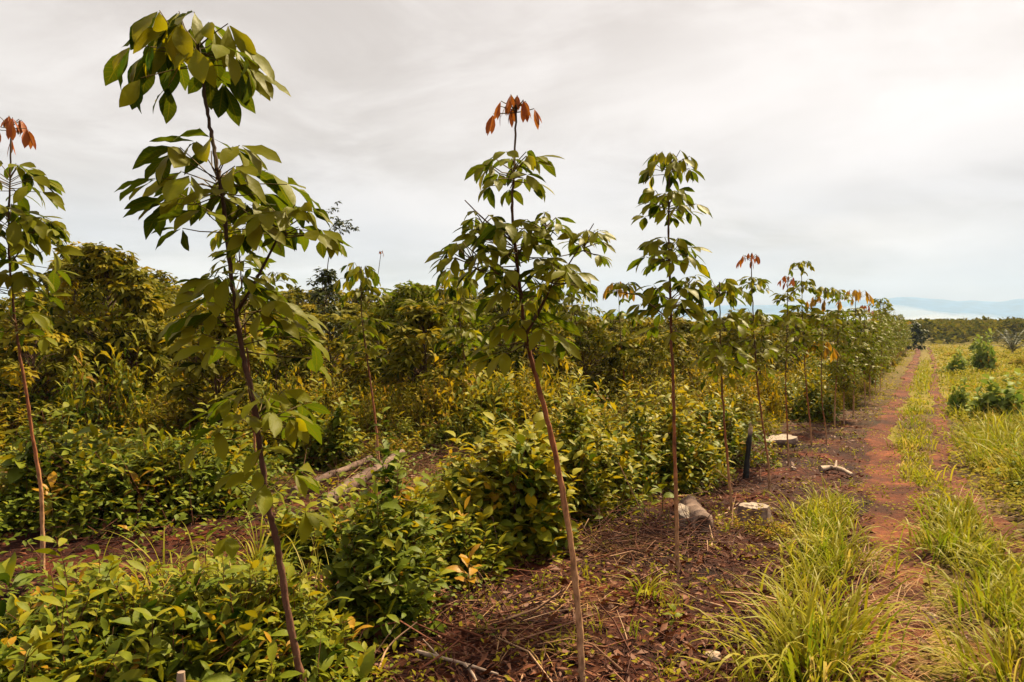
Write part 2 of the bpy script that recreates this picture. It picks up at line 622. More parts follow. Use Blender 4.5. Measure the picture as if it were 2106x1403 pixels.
def soilmat(name, dark, mid, light, veg=None):
    m, t, out = newmat(name)
    n1 = noise(t, 0.9, 6, 0.6)
    n2 = noise(t, 9, 6, 0.7)
    n3 = noise(t, 55, 3, 0.6)
    c = ramp(t, n1, [(0.32, dark), (0.52, mid), (0.7, light)])
    c = mixc(t, ramp(t, n2, [(0.4, (0, 0, 0)), (0.65, (0.75, 0.75, 0.75))]), c, dark)
    c = mixc(t, ramp(t, n3, [(0.58, (0, 0, 0)), (0.72, (0.5, 0.5, 0.5))]), c, light)
    if veg:
        vf = attr(t, 'tint').outputs['Fac']
        vc = ramp(t, noise(t, 3.0, 6, 0.7), [(0.3, veg[0]), (0.5, veg[1]), (0.7, veg[2])])
        c = mixc(t, vf, c, vc)
    p = t.nodes.new('ShaderNodeBsdfPrincipled')
    t.links.new(c, p.inputs['Base Color'])
    p.inputs['Roughness'].default_value = 0.92
    p.inputs['Specular IOR Level'].default_value = 0.15
    b = t.nodes.new('ShaderNodeBump')
    b.inputs['Strength'].default_value = 0.9
    b.inputs['Distance'].default_value = 0.04
    t.links.new(mth(t, 'ADD', mth(t, 'MULTIPLY', n2, 1.0), mth(t, 'MULTIPLY', n3, 0.35)), b.inputs['Height'])
    t.links.new(b.outputs[0], p.inputs['Normal'])
    t.links.new(p.outputs[0], out.inputs[0])
    return m


M['soil'] = soilmat('soil', (0.008, 0.002, 0.001), (0.042, 0.0078, 0.002), (0.13, 0.026, 0.006),
                    ((0.05, 0.04, 0.005), (0.13, 0.10, 0.008), (0.22, 0.15, 0.012)))
M['track'] = soilmat('track_soil', (0.030, 0.008, 0.003), (0.10, 0.025, 0.009), (0.24, 0.070, 0.026))

# ------------------------------------------------------------------ ground, track, hills, far forest
def axis(lo_far, lo, hi, hi_far, step, grow=1.13):
    a = list(np.arange(lo, hi, step))
    s, p = step, hi
    while p < hi_far:
        a.append(p)
        s *= grow
        p += s
    s, p = step, lo
    b = []
    while p > lo_far:
        s *= grow
        p -= s
        b.append(p)
    return np.array(b[::-1] + a + [hi_far])


gx = axis(-5000, -9, 13, 5000, 0.13)
gy = axis(-400, 1.0, 24, 7000, 0.13)
GX, GY = np.meshgrid(gx, gy)
GZ = gh(GX, GY)
s_off = GX - xl(GY)
near = np.clip(1 - (GY - 10) / 25, 0, 1)
GZ = GZ + near * rng.normal(0, 0.010, GZ.shape)
lat = s_off
veg = np.where(lat > 0, 1.0, 0.0)
veg = np.where((lat > -2.6) & (lat <= 0), np.clip((GY - 14) / 60, 0, 0.5), veg)
veg = np.where(lat <= -2.6, np.clip((GY - 9) / 12, 0, 1) * 0.8, veg)
veg = np.where((lat > 0.3) & (GY < 22), 0.25, veg)
nx, ny = len(gx), len(gy)
mb = MB()
idx = np.arange(nx * ny).reshape(ny, nx)
F = np.stack([idx[:-1, :-1], idx[:-1, 1:], idx[1:, 1:], idx[1:, :-1]], -1).reshape(-1, 4)
mb.add(np.stack([GX, GY, GZ], -1), F, veg.ravel())
struct(mb.build('ground', M['soil']), 'reddish brown soil of the plantation with patches of weeds', 'ground')


def rut(mb, fx, hw, seed):
    r2 = np.random.default_rng(seed)
    ys = np.concatenate([np.arange(1.5, 22, 0.10), np.geomspace(22, 128, 160)])
    k = 9
    w = np.linspace(-1, 1, k)
    nzl = np.interp(ys, np.arange(1, 131, 0.45), r2.normal(0, 0.34, len(np.arange(1, 131, 0.45))))
    nzr = np.interp(ys, np.arange(1, 131, 0.45), r2.normal(0, 0.34, len(np.arange(1, 131, 0.45))))
    V = []
    wob = np.interp(ys, np.arange(0, 135, 2.3), r2.normal(0, 0.09, len(np.arange(0, 135, 2.3))))
    for i, y in enumerate(ys):
        hq = hw * (1 + 0.35 * math.exp(-((y - 9.5) / 3.5) ** 2))
        h = np.where(w < 0, hq * (1 + nzl[i]), hq * (1 + nzr[i]))
        x = fx(y) + w * h + wob[i]
        z = gh(x, np.full(k, y)) + 0.012 + 0.0008 * y + np.clip(0.9 - np.abs(w), 0, 1) * r2.normal(0, 0.006, k)
        z = z - np.where(np.abs(w) > 0.95, 0.03, 0)
        V.append(np.stack([x, np.full(k, y), z], 1))
    V = np.concatenate(V)
    ii = np.arange(len(ys) * k).reshape(-1, k)
    mb.add(V, np.stack([ii[:-1, :-1], ii[:-1, 1:], ii[1:, 1:], ii[1:, :-1]], -1).reshape(-1, 4))


mb = MB()
rut(mb, xl, 0.29, 3)
rut(mb, xr, 0.19, 4)
struct(mb.build('dirt_track', M['track']), 'two bare reddish wheel ruts of the dirt track', 'track')


def ridge(name, D, prof, col, depth, seed, label):
    r2 = np.random.default_rng(seed)
    px = np.arange(-900, 3200, 14)
    top = np.interp(px, [p[0] for p in prof], [p[1] for p in prof])
    nz = np.zeros(len(px))
    for o in range(4):
        st = 240 / 2 ** o
        g = np.arange(-1000, 3300, st)
        nz += np.interp(px, g, r2.normal(0, 5.0 / 1.7 ** o, len(g)))
    top = top + nz
    mb = MB()
    rows = 12
    V = []
    for k in range(rows):
        f = k / (rows - 1)
        d = D - depth * (1 - f)
        a = (px - 1053) / FPX * d
        hz = (690 - top) / FPX * D + EYE
        z = hz * f ** 1.2 * (1 + 0.10 * np.sin(px * 0.03 + k * 1.3) * (1 - f)) + r2.normal(0, 2.0, len(px)) * (0 < k < rows - 1) - 6 * (k == 0)
        V.append(np.stack([a, np.full(len(px), d), z], 1))
    V.append(np.stack([(px - 1053) / FPX * D * 1.15, np.full(len(px), D * 1.15), np.full(len(px), -6.0)], 1))
    V = np.concatenate(V)
    n = len(px)
    ii = np.arange(n * (rows + 1)).reshape(rows + 1, n)
    mb.add(V, np.stack([ii[:-1, :-1], ii[:-1, 1:], ii[1:, 1:], ii[1:, :-1]], -1).reshape(-1, 4))
    m, t, out = newmat(name)
    p = t.nodes.new('ShaderNodeBsdfPrincipled')
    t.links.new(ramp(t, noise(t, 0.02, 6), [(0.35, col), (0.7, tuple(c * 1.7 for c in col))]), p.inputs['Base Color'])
    p.inputs['Roughness'].default_value = 0.95
    t.links.new(p.outputs[0], out.inputs[0])
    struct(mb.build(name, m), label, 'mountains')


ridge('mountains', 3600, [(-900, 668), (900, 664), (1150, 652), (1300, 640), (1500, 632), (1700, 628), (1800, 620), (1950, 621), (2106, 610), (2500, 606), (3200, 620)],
      (0.02, 0.07, 0.15), 900, 5, 'blue mountain range fading into haze on the horizon')  # part of the distance haze is painted into this blue slope colour


def forest():
    mb = MB()
    n = 7500
    y = np.exp(rng.uniform(np.log(150), np.log(640), n))
    u = rng.uniform(-0.75, 0.95, n)
    x = u * y
    keep = (x > xl(np.minimum(y, 140)) * np.maximum(1, y / 140) - 10) | (y > 175)
    x, y = x[keep], y[keep]
    z = gh(x, y)
    n = len(x)
    per = 26
    h = rng.uniform(3.6, 5.2, n)
    r = rng.uniform(1.1, 2.2, n) * (1 + (y - 150) / 500)
    v = unit(rng.normal(0, 1, (n, per, 3)))
    v[..., 2] = np.abs(v[..., 2]) * 1.0 - 0.25
    rad = rng.uniform(0.55, 1.05, (n, per, 1))
    P = np.stack([x, y, z + h - r * 0.7], 1)[:, None] + v * rad * np.stack([r, r, r * 0.75], 1)[:, None]
    d = v + np.array([0, 0, -0.2]) + rng.normal(0, 0.5, v.shape)
    sc = (0.45 + 0.0022 * y)[:, None] * rng.uniform(0.7, 1.4, (n, per))
    tint = np.clip(rng.normal(0.5, 0.17, n)[:, None] + rng.normal(0, 0.15, (n, per)), 0, 1)
    leaves(mb, P.reshape(-1, 3), d.reshape(-1, 3), sc.ravel() * 1.3, sc.ravel() * 0.9, LOW, tint.ravel(), 0.3, 0.6)
    # lower skirts so that no bare ground shows between the crowns
    n2 = 22000
    y = np.exp(rng.uniform(np.log(142), np.log(520), n2))
    x = rng.uniform(-0.75, 0.95, n2) * y
    keep = (x > xl(np.minimum(y, 140)) * np.maximum(1, y / 140) + 3) | (y > 175)
    x, y = x[keep], y[keep]
    P = np.stack([x, y, gh(x, y) + rng.uniform(0.1, 2.6, len(x))], 1)
    d = unit(np.stack([rng.normal(0, 1, len(x)), -np.ones(len(x)) * 0.6, rng.normal(0.2, 0.5, len(x))], 1))
    leaves(mb, P, d, 1.6, 1.2, LOW, np.clip(rng.normal(0.25, 0.2, len(x)), 0, 1), 0.3, 0.6)
    o = mb.build('forest', M['forest'])
    tag(o, 'low far-off plantation forest along the horizon beyond the field', 'forest', kind='stuff')


forest()


# ------------------------------------------------------------------ rubber trees
UP = np.array([0, 0, 1.0])


def whorl(mb, c, Rr, n, kind='green', tpl=MID, axisv=UP, ll=0.62, asym=None, droop=False):
    """one umbrella of leaves: petioles round the stem tip, three drooping leaflets on each"""
    c = np.asarray(c, float)
    if kind == 'green':
        c = c - axisv * (0.24 * Rr)
    red = kind != 'green'
    n = n if red else int(n * (1.5 if tpl is HIGH else 1.35))
    i = np.arange(n)
    f = (i + 0.5) / n
    az = i * 2.39996 + rng.uniform(0, 6.28) + rng.normal(0, 0.25, n)
    span = 0.30 * Rr if not red else 0.35 * Rr
    st = c - axisv * (span * f)[:, None]
    el = R(56) - R(62) * f + rng.normal(0, R(8), n)
    lp = Rr * (0.38 + 0.34 * f ** 0.7) * rng.uniform(0.75, 1.2, n)
    if red:
        lp = Rr * (0.30 + 0.55 * f ** 0.8) * rng.uniform(0.8, 1.15, n)
        el = R(62) - R(58) * f + rng.normal(0, R(8), n)
    d = np.stack([np.cos(az) * np.cos(el), np.sin(az) * np.cos(el), np.sin(el)], 1)
    d = unit(d + (axisv - UP) * 0.6)
    if asym is not None:
        lp = lp * (1 + 0.45 * (d @ np.asarray(asym, float)))
    hub = st + d * lp[:, None]
    hub[:, 2] -= 0.06 * lp
    pr = 0.0045 if tpl is HIGH else 0.005
    sticks(mb, st, hub, np.full(n, pr), np.full(n, pr * 0.7), 0.6, 1)
    az3 = np.repeat(az, 3) + np.tile([-0.85, 0, 0.85], n) + rng.normal(0, 0.2, 3 * n)
    f3 = np.repeat(f, 3)
    if red:
        pit = -R(70) + rng.normal(0, R(9), 3 * n)
        L = Rr * rng.uniform(0.5, 0.8, 3 * n) * (0.75 + 0.35 * f3)
        wd = L * rng.uniform(0.26, 0.38, 3 * n)
        curl = rng.uniform(0, 0.12, 3 * n)
        ti = rng.uniform(0, 1, 3 * n)
    else:
        pit = R(6) - R(50) * rng.beta(1.8, 1.8, 3 * n) - R(4) * f3
        if droop:
            pit = -R(14) - R(62) * rng.beta(2, 1.6, 3 * n)
        L = Rr * ll * (0.93 if tpl is HIGH else 0.96) * rng.uniform(0.72, 1.12, 3 * n) * (0.85 + 0.2 * np.sin(np.pi * f3))
        wd = L * rng.uniform(0.34, 0.44, 3 * n)
        curl = rng.uniform(0.08, 0.42, 3 * n)
        ti = np.clip(np.repeat(rng.normal(0.45, 0.24, n), 3) + rng.normal(0, 0.2, 3 * n), 0, 1)
    dd = np.stack([np.cos(az3) * np.cos(pit), np.sin(az3) * np.cos(pit), np.sin(pit)], 1)
    leaves(mb, np.repeat(hub, 3, 0) + dd * (L * 0.06)[:, None], dd, L, wd, tpl, ti, curl, 0.42)


def stemrad(n, r0, r1):
    return r0 + (r1 - r0) * np.linspace(0, 1, n) ** 0.8


def smooth(pts, k=5):
    """Catmull-Rom through the points"""
    p = np.asarray(pts, float)
    p = np.vstack([2 * p[0] - p[1], p, 2 * p[-1] - p[-2]])
    o = []
    for i in range(1, len(p) - 2):
        for j in range(k):
            t = j / k
            o.append(0.5 * (2 * p[i] + (p[i + 1] - p[i - 1]) * t + (2 * p[i - 1] - 5 * p[i] + 4 * p[i + 1] - p[i + 2]) * t * t + (3 * p[i] - p[i - 1] - 3 * p[i + 1] + p[i + 2]) * t ** 3))
    o.append(p[-2])
    return np.array(o)


def spec_tree(label, base, path, r0, r1, whorls, branches=(), tpl=MID, group=None, bark='bark', D=None, cat='rubber tree', name='rubber_tree'):
    """a young rubber tree measured from its stem points; pixels become metres at the tree's own distance"""
    if D is None:
        g = gnd(*base)
        D = g[1]
    else:
        g = at(base[0], base[1], D)
        g[2] = gh(g[0], D)
    s = D / FPX
    root = empty(name, g)
    tag(root, label, cat, group)
    loc = lambda px, py, dd=0.0: at(px, py, D + dd) - g
    nzp = np.cumsum(rng.normal(0, 0.012, len(path) + 1))
    pts = [np.array([0, 0, -0.05])] + [loc(px, py, nzp[i]) for i, (px, py) in enumerate(path)]
    pts = smooth(pts, 9)
    pts[1:] += rng.normal(0, 0.0025, (len(pts) - 1, 3))
    rad = stemrad(len(pts), r0, r1) * (1 + rng.normal(0, 0.05, len(pts)) + 0.14 * (np.arange(len(pts)) % 7 == 3))
    rad[:3] *= [1.6, 1.25, 1.08]
    mb = MB()
    tube(mb, pts, rad, 9, np.linspace(0, 1, len(pts)), 0, 0.06)
    mb.build('trunk', M[bark], root)
    for br in branches:
        bp = smooth([loc(*q) for q in br['path']], 4)
        mb = MB()
        tube(mb, bp, stemrad(len(bp), br.get('r', r1 * 1.1), r1 * 0.6), 6, 0.8, 0, 0.05)
        bo = mb.build('branch', M[bark], root)
        for (t, rp, n, kind) in br['w']:
            c = bp[int(t * (len(bp) - 1))]
            ax = unit(bp[-1] - bp[-3])
            wm = MB()
            whorl(wm, c, rp * s, n, kind, tpl, unit(ax * 0.4 + UP * 0.6))
            wo = wm.build('leaf_whorl', [M['rubber' if kind == 'green' else kind], M['petiole']], bo)
            if kind != 'green':
                wo['label'] = 'young %s leaf flush' % kind
    for iw, (px, py, rp, n, kind, *ex) in enumerate(whorls):
        wm = MB()
        whorl(wm, loc(px, py, rng.normal(0, 0.01)), rp * s, n, kind, tpl, UP, ex[1] if len(ex) > 1 else 0.62, ex[0] if ex else None, iw == 0)
        wo = wm.build('leaf_whorl', [M['rubber' if kind == 'green' else kind], M['petiole']], root)
        if kind != 'green':
            wo['label'] = 'tuft of drooping young %s leaves at the tip' % kind
    return root


G_ROW = 'young rubber trees in the row beside the dirt track'
G_SECOND = 'young rubber trees standing among the undergrowth'

spec_tree('largest young rubber tree, big glossy leaves in tiers on a dark leaning stem', (634, 1452),
          [(622, 1400), (592, 1262), (572, 1130), (556, 1060), (540, 960), (522, 830), (500, 730), (486, 640), (471, 530), (456, 400), (440, 305), (426, 225), (412, 120), (404, 62)],
          0.0225, 0.008,
          [(404, 50, 165, 18, 'green'), (444, 312, 172, 15, 'green', (0.3, 0, 0)), (462, 400, 150, 6, 'green'), (484, 575, 165, 12, 'green', (0.1, 0.3, 0), 0.54), (496, 632, 172, 8, 'green', (0, 0.3, 0), 0.54), (528, 812, 145, 12, 'green', (0.2, 0.2, 0), 0.56), (548, 965, 160, 6, 'green', (0.1, 0.2, 0), 0.5)],
          [dict(path=[(490, 640, 0), (535, 560, 0.02), (575, 480, -0.03), (592, 428, -0.04)], w=[(1.0, 118, 12, 'green')], r=0.011)],
          HIGH, G_ROW, 'bark_dark')

spec_tree('tall rubber tree with a long bare pale-footed stem and reddish tip', (1198, 1400),
          [(1194, 1330), (1180, 1165), (1152, 985), (1117, 830), (1088, 720), (1075, 650), (1063, 540), (1053, 440), (1058, 330), (1061, 210)],
          0.025, 0.006,
          [(1061, 214, 54, 14, 'red'), (1057, 324, 92, 14, 'green'), (1054, 462, 105, 13, 'green'), (1060, 500, 110, 8, 'green'), (1068, 572, 100, 9, 'green'), (1080, 650, 115, 13, 'green')],
          [dict(path=[(1072, 600, 0), (1020, 560, -0.1), (962, 508, -0.12)], w=[(1.0, 88, 12, 'green')], r=0.009),
           dict(path=[(1058, 500, 0), (1000, 455, 0.1), (956, 412, 0.15)], w=[(0.72, 64, 10, 'green')], r=0.008),
           dict(path=[(1066, 520, 0), (1100, 485, -0.05), (1128, 446, -0.05)], w=[(1.0, 72, 10, 'green')], r=0.008),
           dict(path=[(1080, 690, 0), (1130, 600, 0.1), (1172, 540, 0.14), (1221, 460, 0.15)], w=[(0.95, 72, 11, 'green')], r=0.010),
           dict(path=[(1082, 690, 0), (1120, 620, -0.1), (1150, 545, -0.15)], w=[(1.0, 78, 11, 'green')], r=0.009)],
          MID, G_ROW)

spec_tree('upright rubber tree with four separate green leaf umbrellas', (1393, 1178),
          [(1393, 1130), (1390, 1000), (1386, 850), (1381, 690), (1377, 560), (1375, 450), (1378, 322)],
          0.023, 0.006,
          [(1378, 318, 64, 15, 'green'), (1377, 398, 74, 15, 'green'), (1377, 496, 80, 15, 'green'), (1379, 590, 84, 12, 'green'), (1381, 625, 80, 6, 'green')],
          [dict(path=[(1381, 660, 0), (1330, 620, -0.1), (1280, 582, -0.15)], w=[(1.0, 44, 9, 'green')], r=0.008),
           dict(path=[(1380, 640, 0), (1405, 600, 0.15), (1420, 570, 0.2)], w=[(1.0, 52, 9, 'green')], r=0.008)],
          MID, G_ROW)

spec_tree('rubber tree leafy halfway down its stem, standing just behind the round cut stump', (1505, 1060),
          [(1501, 1000), (1492, 900), (1484, 780), (1481, 690), (1480, 580)], 0.020, 0.006,
          [(1480, 578, 62, 14, 'green'), (1480, 645, 62, 11, 'green'), (1482, 705, 62, 12, 'green'), (1484, 745, 52, 10, 'green')], (), MID, G_ROW)

spec_tree('rubber tree with a red tufted tip beside the charred post', (1583, 1010),
          [(1581, 960), (1570, 880), (1557, 780), (1549, 650), (1545, 528)], 0.021, 0.006,
          [(1544, 527, 29, 11, 'red'), (1547, 572, 40, 12, 'green'), (1550, 640, 48, 12, 'green'), (1554, 700, 45, 11, 'green'), (1556, 745, 40, 9, 'green')], (), MID, G_ROW)

spec_tree('thin straight rubber tree in front of the pale slab-like stump', (1622, 958),
          [(1620, 900), (1616, 800), (1618, 700), (1621, 574)], 0.017, 0.006,
          [(1621, 573, 22, 9, 'red'), (1621, 602, 34, 11, 'green'), (1620, 650, 44, 12, 'green'), (1618, 705, 40, 10, 'green')], (), MID, G_ROW)

spec_tree('rubber tree with the highest narrow crown behind the pale slab-like stump', (1670, 917),
          [(1667, 880), (1658, 790), (1652, 700), (1648, 540)], 0.020, 0.006,
          [(1648, 537, 27, 11, 'green'), (1650, 578, 36, 12, 'green'), (1650, 630, 42, 12, 'green'), (1654, 690, 40, 10, 'green')], (), MID, G_ROW)

spec_tree('rubber tree with a slanting stem and an orange-brown drooping crown', (1700, 914),
          [(1698, 880), (1690, 820), (1690, 720), (1698, 592)], 0.016, 0.006,
          [(1700, 590, 33, 11, 'green'), (1678, 616, 26, 9, 'orange'), (1694, 650, 38, 11, 'green'), (1692, 710, 36, 10, 'orange')], (), MID, G_ROW)

spec_tree('red-tipped rubber tree with dark leaf tiers, cut off by the left edge', (88, 1195),
          [(88, 1130), (84, 1010), (66, 890), (48, 770), (30, 655), (18, 500), (21, 360), (23, 252)], 0.023, 0.006,
          [(23, 254, 52, 13, 'red'), (21, 342, 96, 14, 'green'), (19, 430, 110, 15, 'green'), (18, 480, 115, 9, 'green'), (24, 560, 92, 12, 'green'), (30, 640, 80, 10, 'green')],
          [dict(path=[(20, 545, 0), (60, 490, 0.1), (85, 450, 0.1)], w=[(1.0, 60, 9, 'green')], r=0.008)], MID, G_SECOND, D=7.1)

spec_tree('rubber tree with a bare thread-like tip at the far end of the fallen logs', (782, 985),
          [(779, 940), (768, 830), (755, 740), (744, 650), (742, 548)], 0.022, 0.007,
          [(742, 546, 52, 13, 'green'), (744, 596, 46, 10, 'green'), (748, 655, 52, 11, 'green'), (752, 710, 44, 9, 'green')],
          [dict(path=[(746, 640, 0), (772, 590, 0.2), (784, 518, 0.25)], w=[(0.55, 40, 9, 'green'), (1.0, 11, 4, 'red')], r=0.008)], MID, G_SECOND)

spec_tree('rubber tree with a broad flat topmost umbrella, left of the pale stake', (981, 912),
          [(977, 880), (966, 800), (950, 700), (938, 560)], 0.024, 0.007,
          [(934, 556, 58, 13, 'green'), (944, 620, 54, 11, 'green'), (952, 680, 58, 12, 'green'), (958, 740, 42, 9, 'green')], (), MID, G_SECOND)

spec_tree('rubber tree half hidden behind the long stem of the red-tipped tree', (1120, 893),
          [(1116, 860), (1104, 780), (1094, 700), (1100, 620)], 0.022, 0.007,
          [(1100, 618, 52, 12, 'green'), (1098, 680, 48, 11, 'green')], (), MID, G_SECOND)

spec_tree('leafy-columned rubber tree right of the broad branching red-tipped tree', (1211, 842),
          [(1208, 800), (1198, 730), (1180, 640), (1170, 560)], 0.024, 0.008,
          [(1168, 560, 50, 12, 'green'), (1174, 600, 48, 12, 'green'), (1182, 645, 50, 12, 'green'), (1190, 690, 40, 10, 'green')], (), MID, G_SECOND)

spec_tree('small rubber tree just poking above the thicket left of the four-umbrella tree', (1222, 800),
          [(1220, 740), (1216, 605)], 0.02, 0.008, [(1216, 604, 20, 8, 'green'), (1217, 630, 26, 10, 'green'), (1218, 660, 30, 10, 'green')], (), LOW, G_SECOND)

spec_tree('rubber tree with a rounded yellowish top beside the four-umbrella tree', (1285, 850),
          [(1284, 780), (1276, 690), (1272, 592)], 0.022, 0.007,
          [(1270, 588, 34, 11, 'orange'), (1276, 640, 46, 12, 'green'), (1280, 700, 48, 11, 'green')], (), MID, G_SECOND)

spec_tree('rubber tree with two yellow-green umbrellas showing behind the largest tree', (528, 1010),
          [(526, 950), (518, 830), (508, 720), (498, 600), (488, 470)], 0.024, 0.007,
          [(486, 462, 62, 13, 'green'), (490, 520, 70, 12, 'green'), (500, 600, 60, 11, 'green'), (508, 690, 60, 10, 'green')],
          [dict(path=[(500, 640, 0), (545, 590, 0.2), (570, 560, 0.3)], w=[(1.0, 42, 9, 'green')], r=0.008)], MID, G_SECOND, D=10.5)

spec_tree('reddish-stemmed rubber tree under the bushy round-crowned tree on the left', (243, 880),
          [(240, 840), (226, 770), (212, 700), (205, 610)], 0.024, 0.008,
          [(204, 608, 52, 12, 'green'), (208, 660, 56, 12, 'green'), (214, 705, 50, 10, 'green')], (), MID, G_SECOND, D=18.0)

# the rest of the row beside the track, spaced evenly towards its far end
protos = []
for k in range(6):
    root = empty('rubber_tree', (0, -50 - 3 * k, 0))
    h = 3.3 + 0.15 * k
    lean = rng.normal(0, 0.10, 2)
    zz = np.linspace(0, 1, 9)
    pts = np.stack([lean[0] * zz ** 2 + 0.02 * np.sin(zz * 7 + k), lean[1] * zz ** 2 + 0.02 * np.cos(zz * 6), h * zz - 0.05], 1)
    mb = MB()
    tube(mb, pts, stemrad(9, 0.024, 0.008), 7, zz, 0, 0.06)
    mb.build('trunk', M['bark'], root)
    top = ['red', 'green', 'orange', 'green', 'green', 'green'][k]
    zs = [0.99, 0.86, 0.72, 0.60, 0.48, 0.38][:5 + k % 2]
    for j, f in enumerate(zs):
        c = np.array([np.interp(f, zz, pts[:, 0]), np.interp(f, zz, pts[:, 1]), h * f])
        kd = top if j == 0 else 'green'
        wm = MB()
        whorl(wm, c, (0.26 if kd == 'red' else 0.40 + 0.06 * math.sin(j * 2 + k)), 13 - j, kd, LOW)
        if j >= 1:
            for q in range(2 + j // 2):
                o = np.array([rng.normal(0, 0.32), rng.normal(0, 0.32), rng.uniform(-0.25, 0.05)])
                whorl(wm, c + o, 0.30, 8, 'green', LOW)
                sticks(wm, (c - UP * 0.3)[None], (c + o)[None], np.array([0.008]), np.array([0.005]), 0.3, 1)
        wo = wm.build('leaf_whorl', [M['rubber' if kd == 'green' else kd], M['petiole']], root)
        if kd != 'green':
            wo['label'] = 'tuft of drooping young %s leaves at the tip' % kd
    protos.append(root)

row_px = [(1718, 882), (1736, 872), (1756, 857), (1778, 836), (1789, 826), (1800, 817), (1811, 806)]
row = []
for (px, py) in row_px:
    row.append(gnd(px, py))
y = row[-1][1] + 2.6
while y < 118:
    x = xl(y) - 1.35 - rng.uniform(0, 0.3)
    row.append(np.array([x, y, float(gh(x, y))]))
    y += 2.3 + rng.uniform(-0.3, 0.5)
tops = [600, 640, 603, 626, 655, 640, 660]
ordn = ['ninth', 'tenth', 'eleventh', 'twelfth', 'thirteenth', 'fourteenth', 'fifteenth', 'sixteenth', 'seventeenth', 'eighteenth', 'nineteenth', 'twentieth']
used = set()
for i, g in enumerate(row):
    k = [4, 1, 2, 0, 3, 5][i % 6] if i < 8 else [1, 3, 4, 5, 3, 1, 5, 4, 2, 4, 1, 3][i % 12]
    if i < len(tops):
        h = EYE + (690 - tops[i]) / FPX * g[1]
    else:
        h = rng.uniform(2.5, 4.3)
        if rng.uniform() < 0.12:
            continue
    sc = h / (3.3 + 0.15 * k)
    if k in used:
        t_ = dup(protos[k], g, rng.uniform(0, 6.28), sc)
    else:
        t_ = protos[k]
        used.add(k)
        t_.location, t_.rotation_euler, t_.scale = g, (0, 0, rng.uniform(0, 6.28)), (sc, sc, sc)
    if i < len(ordn):
        tp = {0: 'red tip', 2: 'orange tip'}.get(k, 'green tip')
        tag(t_, '%s young rubber tree from the front of the track row, with %s' % (ordn[i], tp), 'rubber tree', G_ROW)
    else:
        tag(t_, 'small distant rubber tree near the far end of the row beside the track', 'rubber tree', 'distant rubber trees at the far end of the track row')


# ------------------------------------------------------------------ thicket of bushy trees behind the edge row
def bushy(h, r, nw, seed, wr=0.34, low=0.25, mat='thicket'):
    """bushy young tree: forked stems and a crown of many leaf rosettes"""
    global rng
    keep, rng = rng, np.random.default_rng(seed)
    root = empty('bushy_tree', (0, -80, 0))
    tb = MB()
    zz = np.linspace(0, 1, 7)
    pts = np.stack([0.06 * np.sin(zz * 5 + seed), 0.06 * np.cos(zz * 4 + seed), (h * 0.8) * zz - 0.05], 1)
    tube(tb, pts, stemrad(7, 0.035, 0.012), 7, zz * 0.8, 0, 0.06)
    cb = MB()
    for q in range(nw):
        f = rng.uniform(0, 1)
        zc_ = h * (low + (0.98 - low) * f)
        rr = r * (0.35 + 0.9 * math.sin(math.pi * min(1, 0.18 + 0.80 * f)) ** 0.9) * math.sqrt(rng.uniform(0.15, 1)) * 0.85
        if f > 0.85:
            rr *= 0.75
        a = rng.uniform(0, 6.28)
        c = np.array([rr * math.cos(a), rr * math.sin(a), zc_])
        s0 = np.array([0.0, 0.0, max(0.15 * h, zc_ - 0.45 * rr - 0.35)])
        sticks(tb, s0[None], (c - UP * 0.08)[None], np.array([0.013]), np.array([0.006]), 0.5, 0)
        n = 9
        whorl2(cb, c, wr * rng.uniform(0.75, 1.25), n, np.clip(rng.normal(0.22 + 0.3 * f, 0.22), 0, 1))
    tb.build('trunk', M['bark_dark'], root)
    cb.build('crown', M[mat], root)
    rng = keep
    return root


def whorl2(mb, c, Rr, n, ti):
    i = np.arange(n)
    az = i * 2.39996 + rng.uniform(0, 6.28)
    el = R(60) - R(80) * (i + 0.5) / n + rng.normal(0, 0.2, n)
    d = np.stack([np.cos(az) * np.cos(el), np.sin(az) * np.cos(el), np.sin(el)], 1)
    hub = c + d * (Rr * rng.uniform(0.15, 0.45, n))[:, None]
    az3 = np.repeat(az, 3) + np.tile([-0.8, 0, 0.8], n) + rng.normal(0, 0.2, 3 * n)
    pit = np.repeat(el, 3) * 0.5 - R(25) + rng.normal(0, 0.28, 3 * n)
    L = Rr * rng.uniform(0.45, 0.75, 3 * n)
    dd = np.stack([np.cos(az3) * np.cos(pit), np.sin(az3) * np.cos(pit), np.sin(pit)], 1)
    leaves(mb, np.repeat(hub, 3, 0), dd, L, L * 0.42, LOW, np.clip(ti + rng.normal(0, 0.13, 3 * n), 0, 1), 0.25, 0.45)


